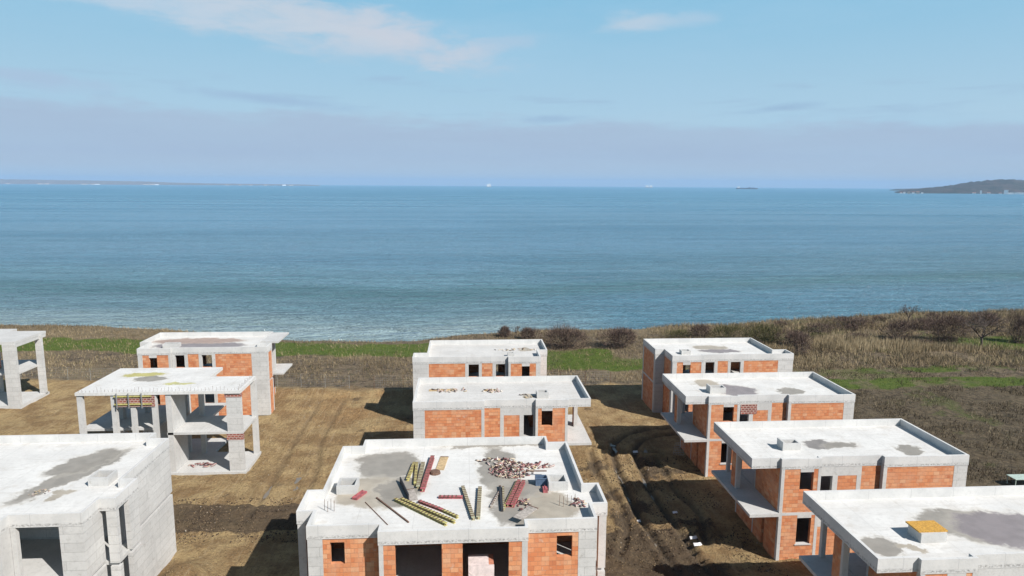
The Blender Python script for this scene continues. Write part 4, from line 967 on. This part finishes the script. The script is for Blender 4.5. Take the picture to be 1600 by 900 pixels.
for i, (px, w, hh, c, r, lift) in enumerate([(1408,3,1.6,'farwhite',1,0),(1413,2.5,2.4,'farwhite',0,0),(1420,3,2.6,'fartan',0,.3),(1427,3,1.6,'farwhite',1,.5),(1434,4,2,'fartan',1,.5),(1441,2.5,2,'farwhite',0,0),
        (1522,4,1.6,'farwhite',1,0),(1532.5,1.8,4.6,'farwhite',0,0),(1545,3.5,1.6,'farwhite',1,.3),(1563,3,1.4,'farwhite',1,0),(1572,4.5,4.8,'farwhite',0,.6),(1579,7,2.2,'farwhite',0,0),(1589,5,1.8,'farwhite',0,.4),(1596,7,2.4,'farwhite',0,0)]):
    farb(px, 302.6+(px-1400)*.006, w, hh, {7:'slender white tower on the far hill shore at the right',10:'tallest white block on the far hill shore at the right border'}.get(i, 'tiny pale building on the far wooded hill shore'), 'buildings along the far hill shore', bool(r), c, lift)
for px, w, hh in [(63,6,.8),(73,5,1.),(132,8,.7),(147,8,.8),(152,6,.6),(228,7,.8),(238,7,1.),(245,5,.7),(12,4,.8),(355,5,.6),(375,4,.6),(392,4,.7),(415,4,.8),(444,5,1.2),(455,6,.9)]:
    farb(px, hz_row(px)+1.25, w, hh, 'tiny white building on the hazy coastline at the left horizon', 'buildings on the distant coastline', False, 'farwhite' if px in (152, 245, 444) else 'fartan', .25)
def ship(px, py, wpx, hpx, label, dark, blocks):
    x, y, z = unsea(px, py); d = math.hypot(x, y); s_ = d/F; L = wpx*s_; a = math.atan2(y, x)-math.pi/2
    e = empty('cargo_ship', (x,y,z), label, 'ship', None, a); hb = L*.055 if dark else L*.09
    P = [(-L/2,0),(-L*.46,-L*.06),(L*.4,-L*.06),(L/2,0),(L*.4,L*.06),(-L*.46,L*.06)]
    MB().prism(P, -1, hb).build('hull', M['shiphull' if dark else 'shipgrey'], e)
    for bx, bw, bh in blocks:
        MB().box(L*bx-L*bw/2, L*bx+L*bw/2, -L*.04, L*.04, hb+.01, hb+bh*s_).build('superstructure', M['farwhite' if not dark or bx < -.3 else 'shiphull'], e)
    MB().taper((L*blocks[0][0],0,hb+blocks[0][2]*s_),(L*blocks[0][0],0,hb+(blocks[0][2]+1.2)*s_),.8,.4,6).build('mast', M['farwhite'], e)
M['shiphull'] = plain('dark_ship_hull', (.06,.05,.055), .6, .2, .05); M['shipgrey'] = plain('grey_ship_hull', (.3,.3,.3), .6, .2, .05)
ship(764, hz_row(764)+1.4, 8, 4, 'small white ship on the horizon left of the picture middle', False, [(0,.75,3.2),(.1,.3,4.2)])
ship(1014, hz_row(1014)+1.3, 11, 3, 'white ship with two deck blocks on the horizon right of the picture middle', False, [(-.25,.36,2.6),(.27,.34,2.6)])
ship(1167, hz_row(1167)+2.6, 30, 3, 'long low dark cargo ship near the right horizon', True, [(-.38,.12,1.9),(.12,.1,1.0),(.3,.12,.6)])
# ------------------------------------------------------------------ haze
m = bpy.data.materials.new('sea_haze'); m.use_nodes = True; nt = m.node_tree; nt.nodes.clear()
o_ = nt.nodes.new('ShaderNodeOutputMaterial'); v_ = nt.nodes.new('ShaderNodeVolumePrincipled'); v_.inputs['Color'].default_value = (.42,.60,.82,1)
v_.inputs['Density'].default_value = 7.5e-5; v_.inputs['Anisotropy'].default_value = 0.; nt.links.new(v_.outputs[0], o_.inputs['Volume'])
hzb = MB().box(-27000,27000,-6500,27000,-75,175).build('haze', m); tag(hzb, kind='stuff')
# ------------------------------------------------------------------ light and sky
SD = Vector((.82,-.78,1.)).normalized(); elev = math.asin(SD.z); az = math.atan2(SD.x, SD.y)
sun = bpy.data.lights.new('sun', 'SUN'); sun.energy = 5.0; sun.angle = R(.5); sun.color = (1,.955,.90)
so = bpy.data.objects.new('sun', sun); COL.objects.link(so); so.rotation_euler = SD.to_track_quat('Z', 'Y').to_euler(); so.location = SD*200
w = bpy.data.worlds.new('World'); S.world = w; w.use_nodes = True; nt = w.node_tree; n = N(nt); bg = nt.nodes['Background']
sky = n.new('ShaderNodeTexSky', sky_type='NISHITA'); sky.sun_disc = False; sky.sun_elevation = elev; sky.sun_rotation = az; sky.altitude = 30; sky.air_density = 1.; sky.dust_density = .6; sky.ozone_density = 1.6
D = n.new('ShaderNodeTexCoord').outputs['Generated']; d = n.sep(D)
el = n.math('MULTIPLY', n.math('ARCSINE', d[2]), 57.2958); azm = n.math('MULTIPLY', n.math('ARCTAN2', d[0], d[1]), 57.2958)   # degrees
STR = .052; EXP = .5
def C(r, g, b): # srgb 0-255 of the photograph's cloud -> radiance before strength
    f = lambda v: ((v/255+.055)/1.055)**2.4 if v > 10 else v/255/12.92
    k = STR*2**EXP; return (f(r)/k, f(g)/k, f(b)/k)
uvp = n.comb(azm, el, 0.)
c = n.mix(n.mapr(el, 16, 40, 1., .0), sky.outputs[0], n.mix(n.mapr(el, 5, 15.5), C(176,208,228), C(132,191,224)))
veil = n.mapr(n.noise(n.scale(uvp, (.035,.16,1)), 1., 5, .6), .42, .66, 0, .45)
c = n.mix(n.math('MULTIPLY', veil, n.mapr(el, 22, 30, 1, 0)), c, C(168,205,230))
# lavender bank over the horizon with a ragged top edge
top = n.math('ADD', n.math('ADD', 5.1, n.math('MULTIPLY', azm, -.018)), n.math('MULTIPLY', n.math('SUBTRACT', n.noise(n.scale(uvp, (.11,.5,1)), 1., 6, .62), .5), 4.6))
bank = n.mapr(n.math('SUBTRACT', top, el), -.5, .9, 0, 1, True)
bank = n.math('MULTIPLY', bank, n.mapr(n.noise(n.scale(uvp, (.05,.35,1)), 1., 5, .6), .3, .62, .78, .98))
bankc = n.mapr(n.noise(n.scale(uvp, (.07,.6,1)), 1., 6, .65), .4, .62, 0, .35)
c = n.mix(bank, c, n.mix(n.mapr(el, 0., 2.2), C(186,200,212), C(170,189,213)))
c = n.mix(n.math('MULTIPLY', bankc, bank), c, C(176,200,222))
# low broken streaks above the bank
stv = n.noise(n.scale(uvp, (.10,.85,1)), 1., 6, .6)
stm = n.math('MULTIPLY', n.mapr(stv, .54, .68, 0, .5), n.math('MULTIPLY', n.mapr(el, 4.5, 5.5), n.mapr(el, 8.5, 7., 0, 1)))
c = n.mix(stm, c, C(158,184,212))
def cloud(cx, cy, rx, ry, deg, colr, amt, sc=(.16,.42), thr=.12):
    """one soft cloud, centre/extent in degrees of azimuth/elevation"""
    global c
    mp = n.new('ShaderNodeMapping', vector_type='TEXTURE'); n.link(uvp, mp.inputs['Vector'])
    mp.inputs['Location'].default_value = (cx, cy, 0); mp.inputs['Rotation'].default_value = (0,0,R(deg)); mp.inputs['Scale'].default_value = (rx, ry, 1)
    q = n.sep(mp.outputs[0]); r = n.math('SQRT', n.math('ADD', n.math('MULTIPLY', q[0], q[0]), n.math('MULTIPLY', q[1], q[1])))
    nz = n.noise(n.scale(uvp, (.22,.75,1)), 1., 7, .62, .4)
    f = n.mapr(n.math('ADD', n.math('SUBTRACT', 1., r), n.math('MULTIPLY', n.math('SUBTRACT', nz, .5), 2.0)), -.15, .95, 0, amt, True)
    c = n.mix(f, c, colr)
def angs(px, py):
    v = ray(px, py); return math.degrees(math.atan2(v[0], v[1])), math.degrees(math.atan2(v[2], math.hypot(v[0], v[1])))
for px, py, rx, ry, dg, cc, am in [(590,55,11.,2.0,-10,(203,209,221),1.),(380,18,15,2.2,-7,(198,210,223),.95),(230,2,12,1.2,-3,(190,210,228),.6),(540,80,8,1.,-4,(184,206,225),.5),
        (1000,34,3.6,1.0,2,(190,208,224),.85),(1060,32,4.,.7,2,(182,206,226),.6),(795,66,3.6,.8,4,(180,203,224),.6),(40,120,7.,.8,-3,(172,194,220),.7),(430,156,8.,.55,-4,(160,188,217),.75),
        (1225,168,3.4,.4,4,(156,186,215),.75),(605,122,1.8,.3,3,(160,190,218),.6),(860,186,4,.4,2,(158,186,215),.7)]:
    a0 = angs(px, py); cloud(a0[0], a0[1], rx, ry, dg, C(*cc), am)
n.link(c, bg.inputs['Color']); bg.inputs['Strength'].default_value = STR
# ------------------------------------------------------------------ camera
cam = bpy.data.cameras.new('camera'); co = bpy.data.objects.new('camera', cam); COL.objects.link(co); S.camera = co
cam.sensor_width = 36; cam.lens = 24.0; cam.clip_start = .5; cam.clip_end = 80000
c_, s_ = math.cos(ROLL), math.sin(ROLL); xa = rt*c_+upv*s_; ya = -rt*s_+upv*c_; za = -fw
co.matrix_world = Matrix(((xa[0],ya[0],za[0],0),(xa[1],ya[1],za[1],0),(xa[2],ya[2],za[2],CAMH),(0,0,0,1)))
S.view_settings.view_transform = 'Standard'; S.view_settings.look = 'None'; S.view_settings.exposure = EXP; S.view_settings.gamma = 1; S.view_settings.use_curve_mapping = False
S.render.engine = 'CYCLES'; S.cycles.max_bounces = 6; S.cycles.volume_bounces = 1; S.cycles.use_denoising = True
S.cycles.caustics_reflective = False; S.cycles.caustics_refractive = False; S.render.film_transparent = False
